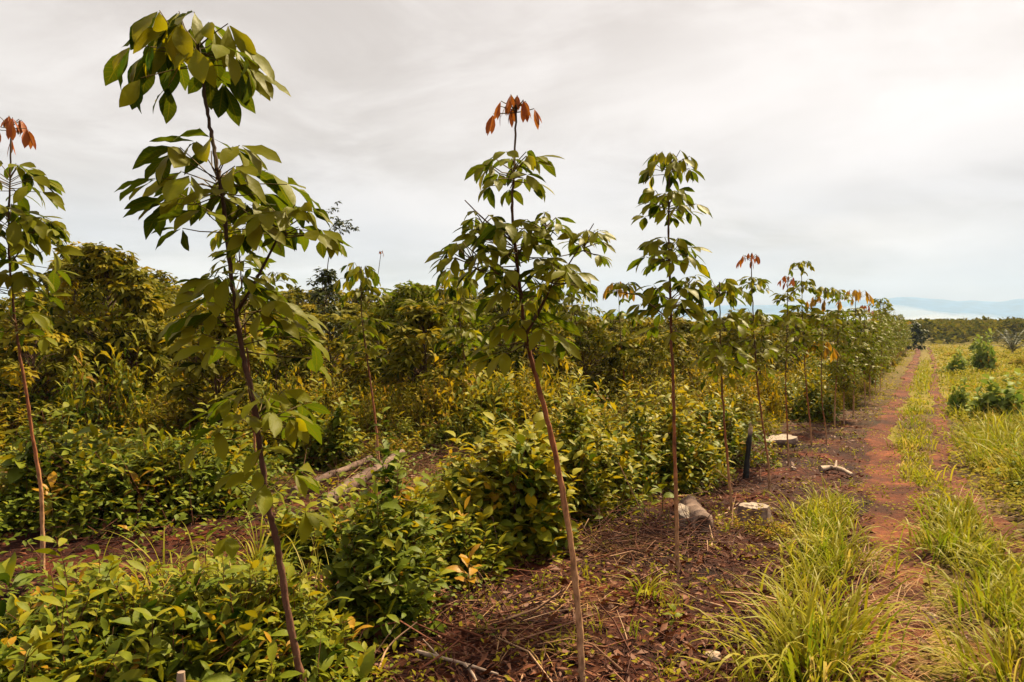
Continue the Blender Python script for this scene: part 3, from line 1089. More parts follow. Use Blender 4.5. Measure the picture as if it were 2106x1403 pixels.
bt = [bushy(3.2, 0.95, 70, 21), bushy(3.2, 1.15, 90, 22), bushy(3.2, 0.8, 60, 23, 0.38), bushy(3.2, 1.05, 85, 24, 0.30), bushy(3.2, 1.25, 95, 25, 0.32, 0.15)]
SKY = [(-400, 600), (0, 610), (95, 600), (130, 515), (175, 500), (260, 530), (325, 545), (360, 610), (430, 600), (560, 600), (640, 560), (690, 600), (830, 585), (900, 590), (960, 585),
       (1050, 600), (1130, 600), (1200, 640), (1300, 655), (1450, 650), (1500, 640), (1580, 640), (1640, 628), (1700, 640), (1760, 650), (1840, 668), (1890, 690), (1920, 700)]
sx_, sy_ = [p[0] for p in SKY], [p[1] for p in SKY]
used = set()
nt_ = 0
spots = []
for rk in range(1, 12):
    y = 9.0 + rng.uniform(0, 2)
    while y < 62:
        x = xl(y) - 2.2 - 3.6 * rk + rng.normal(0, 0.45)
        yy = y + rng.normal(0, 0.4)
        y += 2.0 * (1 + y / 60)
        u = x / yy
        if u < -0.86 or u > 0.6:
            continue
        px = 1053 + FPX * u
        by = 690 + FPX * EYE / yy
        # open ground, logs and near mounds stay free
        if yy < 13.6 or (rk == 1 and yy < 17) or (yy < 16 and 560 < px < 1150):
            continue
        spots.append((x, yy, px, rk))
for (x, yy, px, rk) in spots:
    ty = np.interp(px, sx_, sy_) + abs(rng.normal(8, 22)) + (0 if yy > 17 else 25)
    h = EYE + (690 - ty) / FPX * yy
    h = min(max(h, 1.6), 4.6 + 0.02 * yy)
    k = int(rng.integers(0, 5))
    loc = (x, yy, float(gh(x, yy)))
    sc = h / 3.2
    scl = (sc * rng.uniform(0.9, 1.25) if sc < 1 else sc * 0.95,) * 2 + (sc,)
    if k in used:
        t_ = dup(bt[k], loc, rng.uniform(0, 6.28), scl)
    else:
        t_ = bt[k]
        used.add(k)
        t_.location, t_.rotation_euler, t_.scale = loc, (0, 0, rng.uniform(0, 6.28)), scl
    tag(t_, 'bushy rubber tree merging with its neighbours in the thicket behind the edge row', 'tree', 'bushy trees of the thicket')
    nt_ += 1
for k in range(5):
    if k not in used:
        bt[k].location = (-12 - k, 30, 0)
        tag(bt[k], 'bushy rubber tree merging with its neighbours in the thicket behind the edge row', 'tree', 'bushy trees of the thicket')

# trees of the thicket that stand out against the sky
def placed(px, D, ty, r, nw, seed, label, wr=0.34, mat='thicket', low=0.25):
    x = (px - 1053) / FPX * D
    h = EYE + (690 - ty) / FPX * D
    o = bushy(h, r, nw, seed, wr, low, mat)
    o.location = (x, D, float(gh(x, D)))
    tag(o, label, 'tree')
    return o


placed(222, 16.5, 505, 1.15, 120, 31, 'broad bushy tree rounded against the sky between the left-edge tree and the largest rubber tree', 0.36)
placed(160, 17.2, 498, 0.5, 40, 32, 'narrow leafy tree rising highest beside the broad bushy tree on the left', 0.36)
placed(668, 21, 550, 0.55, 60, 33, 'dark feathery tree standing out above the thicket behind the largest rubber tree', 0.26, 'dark', 0.4)
placed(852, 19, 585, 1.2, 120, 34, 'dense dark green tree with a rounded top in the middle of the thicket', 0.32, 'rubber', 0.2)
placed(1045, 21, 590, 1.1, 100, 35, 'dense dark tree behind the broad branching red-tipped rubber tree', 0.32, 'rubber', 0.2)
placed(1876, 104, 664, 1.7, 60, 36, 'small round dark tree standing beyond the far end of the track row', 0.8, 'dark', 0.1)
# thin tall tree whose small dark tuft shows above the thicket
D = 26
x = (690 - 1053) / FPX * D
root = empty('slender_tree', (x, D, 0))
tag(root, 'very thin tall tree with one small dark tuft beside the largest rubber tree', 'tree')
zt = EYE + (690 - 452) / FPX * D
mb = MB()
tube(mb, smooth([(0.0, 0, -0.05), (-0.25, 0, zt * 0.4), (-0.3, 0, zt * 0.7), (0.05, 0, zt)], 5), stemrad(16, 0.03, 0.012), 6, 0.9)
mb.build('trunk', M['bark_dark'], root)
mb = MB()
for q in range(22):
    v = rng.normal(0, 1, 3) * np.array([0.2, 0.2, 0.24])
    whorl2(mb, np.array([0.08, 0, zt - 0.15]) + v, 0.22, 6, 0.3)
mb.build('crown', M['dark'], root)


# ------------------------------------------------------------------ bushes and creeper mounds
def bush_mesh(rx, ry, h, nsh, leaf, seed, mat, tpl=LOW, tmean=0.42, nleaf=7, stems=True, lobes=6, aspect=0.36, name='bush'):
    """mound of leafy shoots over overlapping lobes; every shoot ends in a rosette"""
    global rng
    keep, rng = rng, np.random.default_rng(seed)
    lc = np.stack([rng.uniform(-0.62, 0.62, lobes) * rx, rng.uniform(-0.62, 0.62, lobes) * ry, np.zeros(lobes)], 1)
    lr = rng.uniform(0.30, 0.66, lobes)
    lc[0], lr[0] = 0, 0.8
    lh = h * rng.uniform(0.5, 1.0, lobes)
    lh[0] = h * 0.82
    q = rng.integers(0, lobes, nsh)
    v = unit(rng.normal(0, 1, (nsh, 3)))
    v[:, 2] = np.abs(v[:, 2])
    dr = rng.uniform(0, 1, nsh)
    depth = np.where(dr < 0.6, rng.uniform(0.86, 1.06, nsh), np.where(dr < 0.74, rng.uniform(1.05, 1.32, nsh), rng.uniform(0.45, 0.86, nsh)))
    sc = np.stack([lr[q] * rx, lr[q] * ry, lh[q]], 1)
    P = lc[q] + v * sc * depth[:, None]
    # drop shoots deep inside a neighbouring lobe
    ok = np.ones(nsh, bool)
    for j in range(lobes):
        e = (((P - lc[j]) / np.array([lr[j] * rx, lr[j] * ry, lh[j]])) ** 2).sum(1)
        ok &= (e > 0.30) | (q == j)
    P, v, sc = P[ok], v[ok], sc[ok]
    n = len(P)
    nrm = unit(v / sc)
    ax = unit(nrm * 0.75 + UP * 0.65 + rng.normal(0, 0.28, (n, 3)))
    mb = MB()
    k = np.arange(nleaf)
    az = k * 2.39996
    a = unit(np.cross(ax, np.array([0.3, 0.5, 0.1])))
    b = np.cross(ax, a)
    ph = rng.uniform(0, 6.28, n)[:, None] + az[None]
    f = (k + 0.5) / nleaf                        # 0 lowest .. 1 tip
    op = (R(82) - R(52) * f)[None] + rng.normal(0, 0.2, (n, nleaf))
    d = ax[:, None] * np.cos(op)[..., None] + (a[:, None] * np.cos(ph)[..., None] + b[:, None] * np.sin(ph)[..., None]) * np.sin(op)[..., None]
    d[..., 2] -= 0.18
    sl = leaf * rng.uniform(1.0, 2.8, n)[:, None]
    base = P[:, None] + ax[:, None] * ((f[None] - 1) * sl)[..., None]
    base[..., 2] = np.maximum(base[..., 2], 0.02)
    big = rng.uniform(0, 1, n)
    sz = np.exp(rng.normal(0, 0.22, n)) * np.where(big < 0.10, 1.4, 1.0)
    sz = np.minimum(sz, 1.7)
    L = leaf * sz[:, None] * rng.uniform(0.65, 1.25, (n, nleaf)) * (1 - 0.25 * f[None])
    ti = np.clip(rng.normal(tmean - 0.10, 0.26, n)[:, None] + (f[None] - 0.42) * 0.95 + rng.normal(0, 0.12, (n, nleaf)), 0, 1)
    asp = aspect * np.where(big < 0.10, 1.15, 1.0)[:, None] * rng.uniform(0.8, 1.2, (n, nleaf))
    cu = rng.uniform(0.05, 0.45, (n, nleaf))
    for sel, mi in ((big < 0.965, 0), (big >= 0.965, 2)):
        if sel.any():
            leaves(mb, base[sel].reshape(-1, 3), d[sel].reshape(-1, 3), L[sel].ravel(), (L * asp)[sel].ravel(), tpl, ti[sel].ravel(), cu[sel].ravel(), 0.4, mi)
    # long shoots that rise out of the mound
    m = max(4, n // 34)
    q = rng.integers(0, n, m)
    hs = rng.uniform(1.2, 3.0, m) * leaf
    ax2 = unit(ax[q] * 0.6 + UP * 0.9 + rng.normal(0, 0.2, (m, 3)))
    tip = P[q] + ax2 * hs[:, None]
    sticks(mb, P[q], tip, 0.004, 0.002, np.full(m, 0.5), 1)
    kk = 9
    ff = (np.arange(kk) + 0.5) / kk
    bb = P[q][:, None] + ax2[:, None] * (hs[:, None] * (0.2 + 0.8 * ff[None]))[..., None]
    pz = rng.uniform(0, 6.28, m)[:, None] + np.arange(kk)[None] * 2.39996
    d2 = np.stack([np.cos(pz), np.sin(pz), np.broadcast_to(0.1 + 0.8 * ff, pz.shape)], 2)
    L2 = leaf * rng.uniform(0.7, 1.35, (m, kk))
    leaves(mb, bb.reshape(-1, 3), d2.reshape(-1, 3), L2.ravel(), L2.ravel() * aspect, tpl, np.clip(tmean + 0.2 + 0.25 * np.tile(ff, m) + rng.normal(0, 0.12, m * kk), 0, 1), rng.uniform(0.1, 0.5, m * kk), 0.4)
    m = max(4, n // 30)
    q = rng.integers(0, n, m)
    e_ = unit(ax[q] + rng.normal(0, 0.5, (m, 3)))
    sticks(mb, P[q] - e_ * 0.15, P[q] + e_ * rng.uniform(0.08, 0.3, m)[:, None], 0.004, 0.0015, rng.uniform(0.4, 1, m), 1)
    if stems:
        m = min(n, 60 + nsh // 8)
        s0 = P[:m] * np.array([0.45, 0.45, 0.1])
        sticks(mb, s0, P[:m], np.full(m, 0.006), np.full(m, 0.003), 0.5, 1)
    rng = keep
    return mb.mesh(name, [M[mat], M['twig'], M['orange']])


def put(name, me, loc, rz=0.0, sc=(1, 1, 1)):
    o = bpy.data.objects.new(name, me)
    COL.objects.link(o)
    o.location, o.rotation_euler, o.scale = loc, (0, 0, rz), sc
    return o


def mound(px, D, rx, ry, h, nsh, leaf, seed, label, mat='creeper', tpl=MID, cat='bush', name='bush', tmean=0.42, lobes=8, rz=0.0, aspect=None):
    aspect = aspect or 0.30 + 0.05 * (seed % 5)
    leaf *= 1.0 + 0.14 * (seed % 3)
    x = (px - 1053) / FPX * D
    o = put(name, bush_mesh(rx, ry, h, nsh, leaf, seed, mat, tpl, tmean, 7, True, lobes, aspect), (x, D, float(gh(x, D)) - 0.02), rz)
    return tag(o, label, cat)


# near mounds, front to back
mound(200, 4.55, 1.55, 0.85, 0.60, 2300, 0.105, 101, 'broad leafy creeper mound filling the bottom left corner', tmean=0.33, lobes=9)
mound(505, 4.9, 0.55, 0.6, 0.66, 760, 0.115, 115, 'leafy creeper hump directly left of the largest tree stem at the bottom', tmean=0.36)
mound(775, 5.75, 0.50, 0.62, 1.08, 1000, 0.12, 102, 'dark upright bush between the largest tree and the long bare stem', tmean=0.2, mat='creeper')
mound(925, 6.9, 0.62, 0.55, 0.62, 460, 0.11, 103, 'low sparse leafy bush at the foot of the dark upright bush', tmean=0.42)
mound(1045, 7.7, 0.80, 0.7, 1.12, 1050, 0.13, 104, 'yellow-green bush crossed by the long bare stem of the red-tipped tree', tmean=0.66)
mound(890, 8.2, 0.75, 0.6, 0.62, 480, 0.12, 105, 'low yellowish bush in front of the fallen logs', tmean=0.68)
mound(1235, 9.6, 0.95, 0.9, 1.45, 1300, 0.125, 106, 'tall yellow-green bush left of the four-umbrella tree', tmean=0.66)
mound(1375, 11.2, 1.0, 0.9, 1.30, 900, 0.12, 107, 'dense bush crossed by the four-umbrella tree stem', tmean=0.6)
mound(1480, 12.8, 0.8, 0.8, 1.20, 650, 0.12, 108, 'dense bush behind the charred post', tmean=0.55)
mound(165, 9.1, 1.0, 0.95, 1.16, 850, 0.13, 109, 'deep green bush right of the left-edge tree stem', tmean=0.38)
mound(335, 9.2, 1.15, 1.0, 1.06, 950, 0.13, 110, 'wide green bush with yellow shoot tips left of the largest tree', tmean=0.42)
mound(1125, 8.7, 0.7, 0.6, 1.12, 800, 0.12, 116, 'leafy yellow-green bush linking the two bushes behind the long bare stem', tmean=0.6)
mound(965, 9.6, 0.7, 0.55, 0.78, 620, 0.115, 117, 'low leafy bush right of the thicker log', tmean=0.62)
mound(815, 7.4, 0.55, 0.5, 0.72, 520, 0.11, 118, 'leafy bush between the dark upright bush and the fallen logs', tmean=0.5)
mound(640, 7.2, 0.45, 0.45, 0.5, 330, 0.11, 119, 'low leafy bush right behind the largest tree stem', tmean=0.45)
mound(30, 9.0, 0.7, 0.7, 0.80, 480, 0.12, 111, 'green bush at the left edge behind the red-tipped tree stem', tmean=0.36)
mound(1565, 8.0, 0.36, 0.30, 0.17, 330, 0.05, 112, 'small low patch of yellow-green weeds in front of the round cut stump', 'field', LOW, 'weed patch', 'weed_patch', 0.62)
mound(640, 12.6, 0.9, 0.8, 1.1, 620, 0.12, 113, 'bush behind the largest tree above the thinner fallen log', tmean=0.45)
mound(480, 11.0, 0.8, 0.8, 0.9, 560, 0.12, 114, 'shaded bush behind the largest tree near the pale wood chunk', tmean=0.3)

# thicket bushes: six shapes copied between the trees
bp = [bush_mesh(1.0, 1.0, 1.0, [620, 420, 560, 700, 420, 520][k], [0.13, 0.18, 0.12, 0.10, 0.19, 0.14][k], 200 + k, ['thicket', 'thicket', 'creeper', 'thicket', 'creeper', 'thicket'][k], LOW, [0.42, 0.54, 0.42, 0.30, 0.48, 0.66][k], 7, True, 8, [0.36, 0.28, 0.5, 0.34, 0.30, 0.42][k]) for k in range(6)]
n = 0
tries = 0
while n < 140 and tries < 4000:
    tries += 1
    yy = math.exp(rng.uniform(math.log(11.5), math.log(48)))
    s_ = -rng.uniform(3.0, 40)
    x = float(xl(yy)) + s_
    u = x / yy
    px = 1053 + FPX * u
    if u < -0.84:
        continue
    by = 690 + FPX * EYE / yy
    if yy < 13.6 and 560 < px < 1160:
        continue
    if yy < 15.5 and 930 < px < 1160 and by > 900:
        continue
    if s_ > -3.4 and yy < 17:
        continue
    k = int(rng.integers(0, 6))
    w = rng.uniform(0.75, 1.35)
    hh = rng.uniform(0.9, 2.1) if yy > 14 else rng.uniform(0.7, 1.3)
    o = put('bush', bp[k], (x, yy, float(gh(x, yy)) - 0.03), rng.uniform(0, 6.28), (w, w, hh))
    tag(o, ['leafy green-yellow bush among the undergrowth beneath the bushy trees', 'yellow-leaved bush among the undergrowth beneath the bushy trees'][1 if k in (1, 5) else 0], 'bush',
        ['leafy bushes of the undergrowth', 'yellow bushes of the undergrowth'][1 if k in (1, 5) else 0])
    n += 1

# bushes lining the back of the row and the rear of the clearing round the logs
edge = []
yy = 15.5
while yy < 70:
    edge.append((float(xl(yy)) - (rng.uniform(3.3, 4.2) if yy < 20 else rng.uniform(2.3, 3.4)), yy))
    yy += 0.75 + yy * 0.022
for px in range(840, 1150, 38):
    D = rng.uniform(12.6, 14.4)
    edge.append(((px + rng.normal(0, 15) - 1053) / FPX * D, D))
for px in range(600, 1180, 32):
    D = rng.uniform(14.3, 16.0)
    edge.append(((px + rng.normal(0, 15) - 1053) / FPX * D, D))
for px in list(range(440, 720, 50)):
    D = rng.uniform(13.4, 15)
    edge.append(((px + rng.normal(0, 15) - 1053) / FPX * D, D))
yy = 22.0
while yy < 80:
    edge.append((float(xl(yy)) - rng.uniform(1.5, 2.2), yy))
    yy += 0.8 + yy * 0.03
for (x, yy) in edge:
    k = int(rng.integers(0, 6))
    w = rng.uniform(0.65, 1.15) * (0.62 if yy < 14.2 and x < 1.5 else 0.55 if x > float(xl(yy)) - 2.25 else 1)
    o = put('bush', bp[k], (x, yy, float(gh(x, yy)) - 0.03), rng.uniform(0, 6.28), (w, w, rng.uniform(0.9, 1.6) * (0.5 if yy < 14.2 and x < 1.5 else 0.55 if x > float(xl(yy)) - 2.25 else 1)))
    tag(o, ['leafy green-yellow bush among the undergrowth beneath the bushy trees', 'yellow-leaved bush among the undergrowth beneath the bushy trees'][1 if k in (1, 5) else 0], 'bush',
        ['leafy bushes of the undergrowth', 'yellow bushes of the undergrowth'][1 if k in (1, 5) else 0])

# right side shrubs in the field
sh = bush_mesh(1.0, 1.0, 1.0, 230, 0.34, 300, 'shrub', MID, 0.45, 6, True, 7, 0.62)
for (px, by, wpx, hpx, lab) in [(1970, 771, 20, 36, 'small round green shrub standing left of the twin shrub in the field'),
                                (2020, 766, 25, 55, 'round dark green shrub, tallest of the three far ones in the field'),
                                (2008, 726, 14, 20, 'tiny far round shrub directly beyond the round dark green shrub'),
                                (1972, 852, 24, 50, 'narrow broad-leaved shrub beside the right wheel rut'),
                                (2042, 866, 54, 68, 'wide broad-leaved shrub in the grass near the right edge')]:
    D = gnd(px, by)[1]
    x = (px - 1053) / FPX * D
    s0 = D / FPX
    o = put('shrub', sh, (x, D, float(gh(x, D))), rng.uniform(0, 6.28), (wpx * s0, wpx * s0, hpx * s0))
    tag(o, lab, 'shrub')

# low leafy bushes scattered over the field
fb = [bush_mesh(1.0, 1.0, 1.0, 240, 0.20, 310 + k, ['field', 'shrub', 'field'][k], LOW, [0.45, 0.5, 0.6][k], 7, True, 8, 0.45) for k in range(3)]
for q in range(60):
    D = math.exp(rng.uniform(math.log(9.5), math.log(95)))
    x = float(xr(D)) + 1.0 + rng.uniform(0, 1) * max(1.0, D * 0.9 - float(xr(D)))
    w = rng.uniform(0.25, 0.5) * (1 + D / 60)
    k = q % 3
    o = put('bush', fb[k], (x, D, float(gh(x, D)) - 0.03), rng.uniform(0, 6.28), (w, w, w * rng.uniform(0.5, 1.0)))
    tag(o, ['low yellowish bush dotted over the grassy field', 'low green bush dotted over the grassy field', 'low yellowish bush dotted over the grassy field'][k], 'bush', ['low yellowish field bushes', 'low green field bushes', 'low yellowish field bushes'][k])

# palm at the right edge
D = 88
x = (2082 - 1053) / FPX * D
root = empty('palm', (x, D, float(gh(x, D))))
tag(root, 'small dark fan of palm fronds in front of the far forest at the right edge', 'palm')
mb = MB()
tube(mb, [(0, 0, -0.1), (0, 0, 0.15), (0.02, 0, 0.3)], [0.18, 0.16, 0.10], 7, 0.6, 0, 0.1)
mb.build('trunk', M['bark_dark'], root)
for q in range(22):
    a = rng.uniform(0, 6.28)
    e0 = rng.uniform(0.55, 1.45)
    tt = np.linspace(0, 1, 9)
    el = e0 - 0.75 * tt
    st = 3.0 / 8
    hx = np.concatenate([[0], np.cumsum(np.cos(el)[:-1] * st)])
    hz = np.concatenate([[0], np.cumsum(np.sin(el)[:-1] * st)])
    rp = np.stack([hx * math.cos(a), hx * math.sin(a), 0.27 + hz], 1)
    mb = MB()
    tube(mb, rp, np.linspace(0.03, 0.01, 9), 4, 0.4, 1)
    pp = np.stack([np.interp(np.linspace(0.15, 1, 22), tt, rp[:, c]) for c in range(3)], 1)
    tn = unit(np.gradient(pp, axis=0))
    sd = unit(np.cross(tn, UP))
    for sgn in (-1, 1):
        leaves(mb, pp, tn * 0.6 + sgn * sd + UP * 0.15, 0.55, 0.07, LOW, 0.4, 0.3, 0.2)
    mb.build('frond', [M['dark'], M['petiole']], root)


# ------------------------------------------------------------------ fallen wood, stumps, posts
def ragged(n, r, amp, ph=0):
    a = np.arange(n) * 2 * np.pi / n
    return r * (1 + amp * (0.5 * np.sin(3 * a + ph) + 0.3 * np.sin(5 * a + 1.3 * ph) + rng.normal(0, 0.18, n)))


def stump(name, label, px, py, rx, ry, h, tilt=(0, 0), flare=1.35, n=26, amp=0.14, cat='stump', rz=0.0, point=0.0):
    g = gnd(px, py)
    root = empty(name, g)
    root.rotation_euler = (0, 0, rz)
    tag(root, label, cat)
    a = np.arange(n) * 2 * np.pi / n
    rr = ragged(n, 1, amp, px)
    sq = 1 + point * np.clip(-np.cos(a), 0, 1) ** 3
    rings = []
    lv = [(-0.05, flare), (0.12, flare * 0.93), (0.4, 1.1), (0.8, 1.0), (1.0, 0.98)]
    for (f, k) in lv:
        w = rr * k * (1 + (k - 1) * 0.35 * np.sin(5 * a + 1)) * (1 + (sq - 1) * max(0, f))
        x, y_ = np.cos(a) * w * rx, np.sin(a) * w * ry
        z = f * h + (tilt[0] * x + tilt[1] * y_) * max(0, f) + (rng.normal(0, 0.03 * h, n) if f == 1.0 else 0)
        rings.append(np.stack([x, y_, z], 1))
    V = np.concatenate(rings)
    i0, i1 = np.arange(n), (np.arange(n) + 1) % n
    F = np.concatenate([np.stack([k * n + i0, k * n + i1, (k + 1) * n + i1, (k + 1) * n + i0], 1) for k in range(len(lv) - 1)])
    mb = MB()
    mb.add(V, F, np.repeat(np.clip(rng.normal(0.85, 0.15, n), 0, 1)[None], len(lv), 0).ravel())
    mb.build('bark', M['logbark'], root)
    top = rings[-1]
    mb = MB()
    V = [top + np.array([0, 0, 0.002])]
    for k in (0.75, 0.45, 0.18):
        q = top * np.array([k, k, 1.0])
        q[:, 2] = h + (tilt[0] * q[:, 0] + tilt[1] * q[:, 1]) + rng.normal(0, 0.018 * h, n) - 0.02 * h
        V.append(q)
    c = np.array([[0, 0, h * 0.98]])
    V = np.concatenate(V + [c])
    F = np.concatenate([np.stack([k * n + i0, k * n + i1, (k + 1) * n + i1, (k + 1) * n + i0], 1) for k in range(3)])
    mb.add(V, F)
    f3 = np.stack([3 * n + i0, 3 * n + i1, np.full(n, 4 * n)], 1)
    mb.f.append(f3.ravel())
    mb.sz.append(np.full(n, 3))
    mb.mi.append(np.zeros(n, int))
    mb.build('cut_face', M['cut'], root, False)
    return root


stump('stump', 'round pale cut stump with a cracked top near the grass clumps', 1552, 1082, 0.17, 0.17, 0.23)
stump('stump', 'slanting pale stump beside the hollow log end at the foot of the four-umbrella tree', 1415, 1083, 0.15, 0.15, 0.165, (-0.15, 0.25), 1.25, 26, 0.22)
stump('stump', 'flat pale slab-like stump ending in a point, behind the thin straight tree', 1612, 915, 0.24, 0.22, 0.16, (0.10, 0.12), 0.8, 26, 0.20, point=0.7)


def log(name, label, p0, p1, r0, r1, hollow=False, bend=0.03, jit=0.10, tint=0.6, cat='log'):
    root = empty(name, (np.asarray(p0) + np.asarray(p1)) / 2)
    tag(root, label, cat)
    c = (np.asarray(p0) + np.asarray(p1)) / 2
    tt = np.linspace(0, 1, 16)
    pts = np.asarray(p0)[None] * (1 - tt)[:, None] + np.asarray(p1)[None] * tt[:, None] - c
    pts[:, 2] += bend * np.sin(tt * 6.0) * 0.6
    pts[:, 0] += bend * np.sin(tt * 4.0 + 1)
    rad = (r0 + (r1 - r0) * tt) * (1 + rng.normal(0, 0.11, 16))
    mb = MB()
    tube(mb, pts, rad, 14, np.clip(tint + rng.normal(0, 0.15, 16), 0, 1), 0, jit, False)
    if not hollow:
        for f_ in (0.22, 0.48, 0.71):      # stubs of cut side branches
            p_ = pts[int(f_ * 15)]
            v_ = unit(rng.normal(0, 1, 3) + UP * 0.9)
            tube(mb, [p_, p_ + v_ * r0 * 1.1, p_ + v_ * r0 * 1.75], [r0 * 0.4, r0 * 0.3, r0 * 0.24], 7, 0.7, 0, 0.1)
    mb.build('bark', M['logbark'], root)
    for (e, q) in ((0, 1), (-1, -2)):
        d = unit(pts[e] - pts[q])
        a_ = unit(np.cross(d, UP))
        b_ = np.cross(d, a_)
        an = np.arange(14) * 2 * np.pi / 14
        mb = MB()
        ro = rad[e] * 0.97
        ring = lambda k, off: pts[e] + d * off + k * ro * (np.cos(an)[:, None] * a_ + np.sin(an)[:, None] * b_)
        if hollow:
            V = np.concatenate([ring(1.0, 0.004), ring(0.74, 0.0), ring(0.66, -0.16), ring(0.05, -0.17)])
        else:
            V = np.concatenate([ring(1.0, 0.004), ring(0.6, 0.006), ring(0.3, 0.004), ring(0.03, 0.003)])
        i0, i1 = np.arange(14), (np.arange(14) + 1) % 14
        mb.add(V, np.concatenate([np.stack([k * 14 + i0, k * 14 + i1, (k + 1) * 14 + i1, (k + 1) * 14 + i0], 1) for k in range(3)]), 0.5)
        mb.build('cut_end', M['cut'], root)
    return root


def lift(p, z):
    p = np.array(p, float)
    p[2] += z
    return p


log('log', 'thicker fallen log with flaking pale bark, lower of the two logs', lift(gnd(660, 1052), 0.10), lift(gnd(828, 958), 0.20), 0.085, 0.072)
log('log', 'thinner fallen log lying behind the thicker one', lift(gnd(600, 1030), 0.12), lift(gnd(765, 962), 0.16), 0.058, 0.048)
log('log', 'short hollow log lying end-on beside the slanting pale stump', lift(gnd(1444, 1098), 0.10), lift(gnd(1418, 1062), 0.10), 0.115, 0.12, True, 0.0, 0.05)


def post(name, label, g, h, r, lean, mat, tints, cat, sides=9, spl=0.05):
    root = empty(name, g)
    tag(root, label, cat)
    tt = np.linspace(0, 1, 10)
    pts = np.stack([lean[0] * tt, lean[1] * tt, h * tt - 0.06], 1)
    mb = MB()
    tube(mb, pts, r * (1 - 0.25 * tt) * (1 + rng.normal(0, 0.08, 10)), sides, np.interp(tt, [0, 0.82, 0.9, 1], tints), 0, 0.12)
    if spl:
        k = 9
        an = rng.uniform(0, 6.28, k)
        b0 = pts[-1] + np.stack([np.cos(an) * r * 0.5, np.sin(an) * r * 0.5, np.full(k, -0.02)], 1)
        sticks(mb, b0, b0 + np.stack([rng.normal(0, 0.015, k), rng.normal(0, 0.015, k), rng.uniform(0.4, 1.4, k) * spl], 1), np.full(k, r * 0.35), np.full(k, r * 0.08), tints[-1])
    mb.build('shaft', M[mat], root)
    return root


post('charred_post', 'charred black post with a splintered pale top', gnd(1532, 985), 0.80, 0.048, (0.10, 0.05), 'char', [0, 0, 0.9, 1.0], 'post', 9, 0.12)
gs = gnd(1073, 922)
post('wooden_stake', 'short pale splintered stake rising from the undergrowth beyond the bushes', gs, 0.36, 0.06, (0.0, 0.0), 'pale', [0.6, 0.7, 0.8, 0.9], 'stake', 8, 0.08)
g3 = np.array([(366 - 1053) / FPX * 3.75, 3.75, 0.0])
post('wooden_stake', 'grey cut stake poking out of the creeper at the bottom edge', g3, EYE + (690 - 1360) / FPX * 3.75, 0.026, (0.01, 0.0), 'pale', [0.1, 0.3, 0.35, 0.5], 'stake', 9, 0.0)


def branch(name, label, pts, r, mat, forks=(), tint=0.7, cat='branch', jit=0.12):
    g = np.asarray(pts[0], float)
    root = empty(name, g)
    tag(root, label, cat)
    p = smooth([np.asarray(q) - g for q in pts], 4)
    mb = MB()
    tube(mb, p, stemrad(len(p), r, r * 0.45), 8, tint, 0, jit)
    mb.build('stem', M[mat], root)
    for (q, rr) in forks:
        p = smooth([np.asarray(k) - g for k in q], 4)
        mb = MB()
        tube(mb, p, stemrad(len(p), rr, rr * 0.5), 7, tint, 0, jit)
        mb.build('fork', M[mat], root)
    return root


branch('fallen_branch', 'bare whitish branch forking on the litter at the bottom edge',
       [lift(gnd(858, 1356), 0.05), lift(gnd(905, 1368), 0.05), lift(gnd(955, 1378), 0.04), lift(gnd(1025, 1397), 0.03)], 0.017, 'pale',
       [([lift(gnd(955, 1378), 0.04), lift(gnd(970, 1396), 0.04), lift(gnd(985, 1420), 0.03)], 0.013), ([lift(gnd(905, 1368), 0.05), lift(gnd(870, 1345), 0.10)], 0.008)], 0.8)
branch('fallen_branch', 'thick bleached driftwood-like branch lying beside the left wheel rut',
       [lift(gnd(1688, 972), 0.05), lift(gnd(1712, 972), 0.08), lift(gnd(1735, 978), 0.08), lift(gnd(1752, 985), 0.06)], 0.055, 'pale',
       [([lift(gnd(1718, 974), 0.08), lift(gnd(1720, 972), 0.19)], 0.03)], 0.85)
branch('fallen_branch', 'thin dark branch lying level left of the short pale stake',
       [lift(gnd(1062, 916), 0.12), lift(gnd(1030, 914), 0.13), lift(gnd(985, 910), 0.12)], 0.03, 'char', (), 0.75)
branch('leaning_stick', 'thin dry stick leaning against the dark upright bush', [lift(gnd(776, 1385), 0.0), lift(gnd(800, 1360), 0.10), lift(gnd(858, 1352), 0.24)], 0.008, 'twig', (), 0.95, 'stick')
branch('leaning_stick', 'long yellowish stick leaning out of the bush left of the four-umbrella tree', [lift(gnd(1335, 1085), 0), lift(gnd(1318, 1090), 0.22), lift(gnd(1272, 1120), 0.85)], 0.010, 'twig', (), 0.9, 'stick')


def chunk(label, px, py, size, tint, flat=0.5, lifted=0.0):
    g = lift(gnd(px, py), size * flat * 0.45 + lifted)
    mb = MB()
    n, rings = 9, 5
    V = []
    for k in range(rings):
        th = np.pi * (k + 0.5) / rings
        a = np.arange(n) * 2 * np.pi / n
        rr = size * (1 + rng.normal(0, 0.20, n)) * 0.5
        V.append(np.stack([np.cos(a) * np.sin(th) * rr * 1.3, np.sin(a) * np.sin(th) * rr * 0.8, np.cos(th) * rr * flat], 1))
    i0, i1 = np.arange(n), (np.arange(n) + 1) % n
    V = np.concatenate(V)
    mb.add(V, np.concatenate([np.stack([k * n + i0, (k + 1) * n + i0, (k + 1) * n + i1, k * n + i1], 1) for k in range(rings - 1)]), tint)
    mb.add(V[:n], np.arange(n)[None], tint)
    mb.add(V[-n:], np.arange(n)[None, ::-1], tint)
    o = mb.build('wood_chunk', M['pale'], None, False)
    o.location = g
    o.rotation_euler = (rng.normal(0, 0.2), rng.normal(0, 0.2), rng.uniform(0, 3))
    return tag(o, label, 'wood chunk')


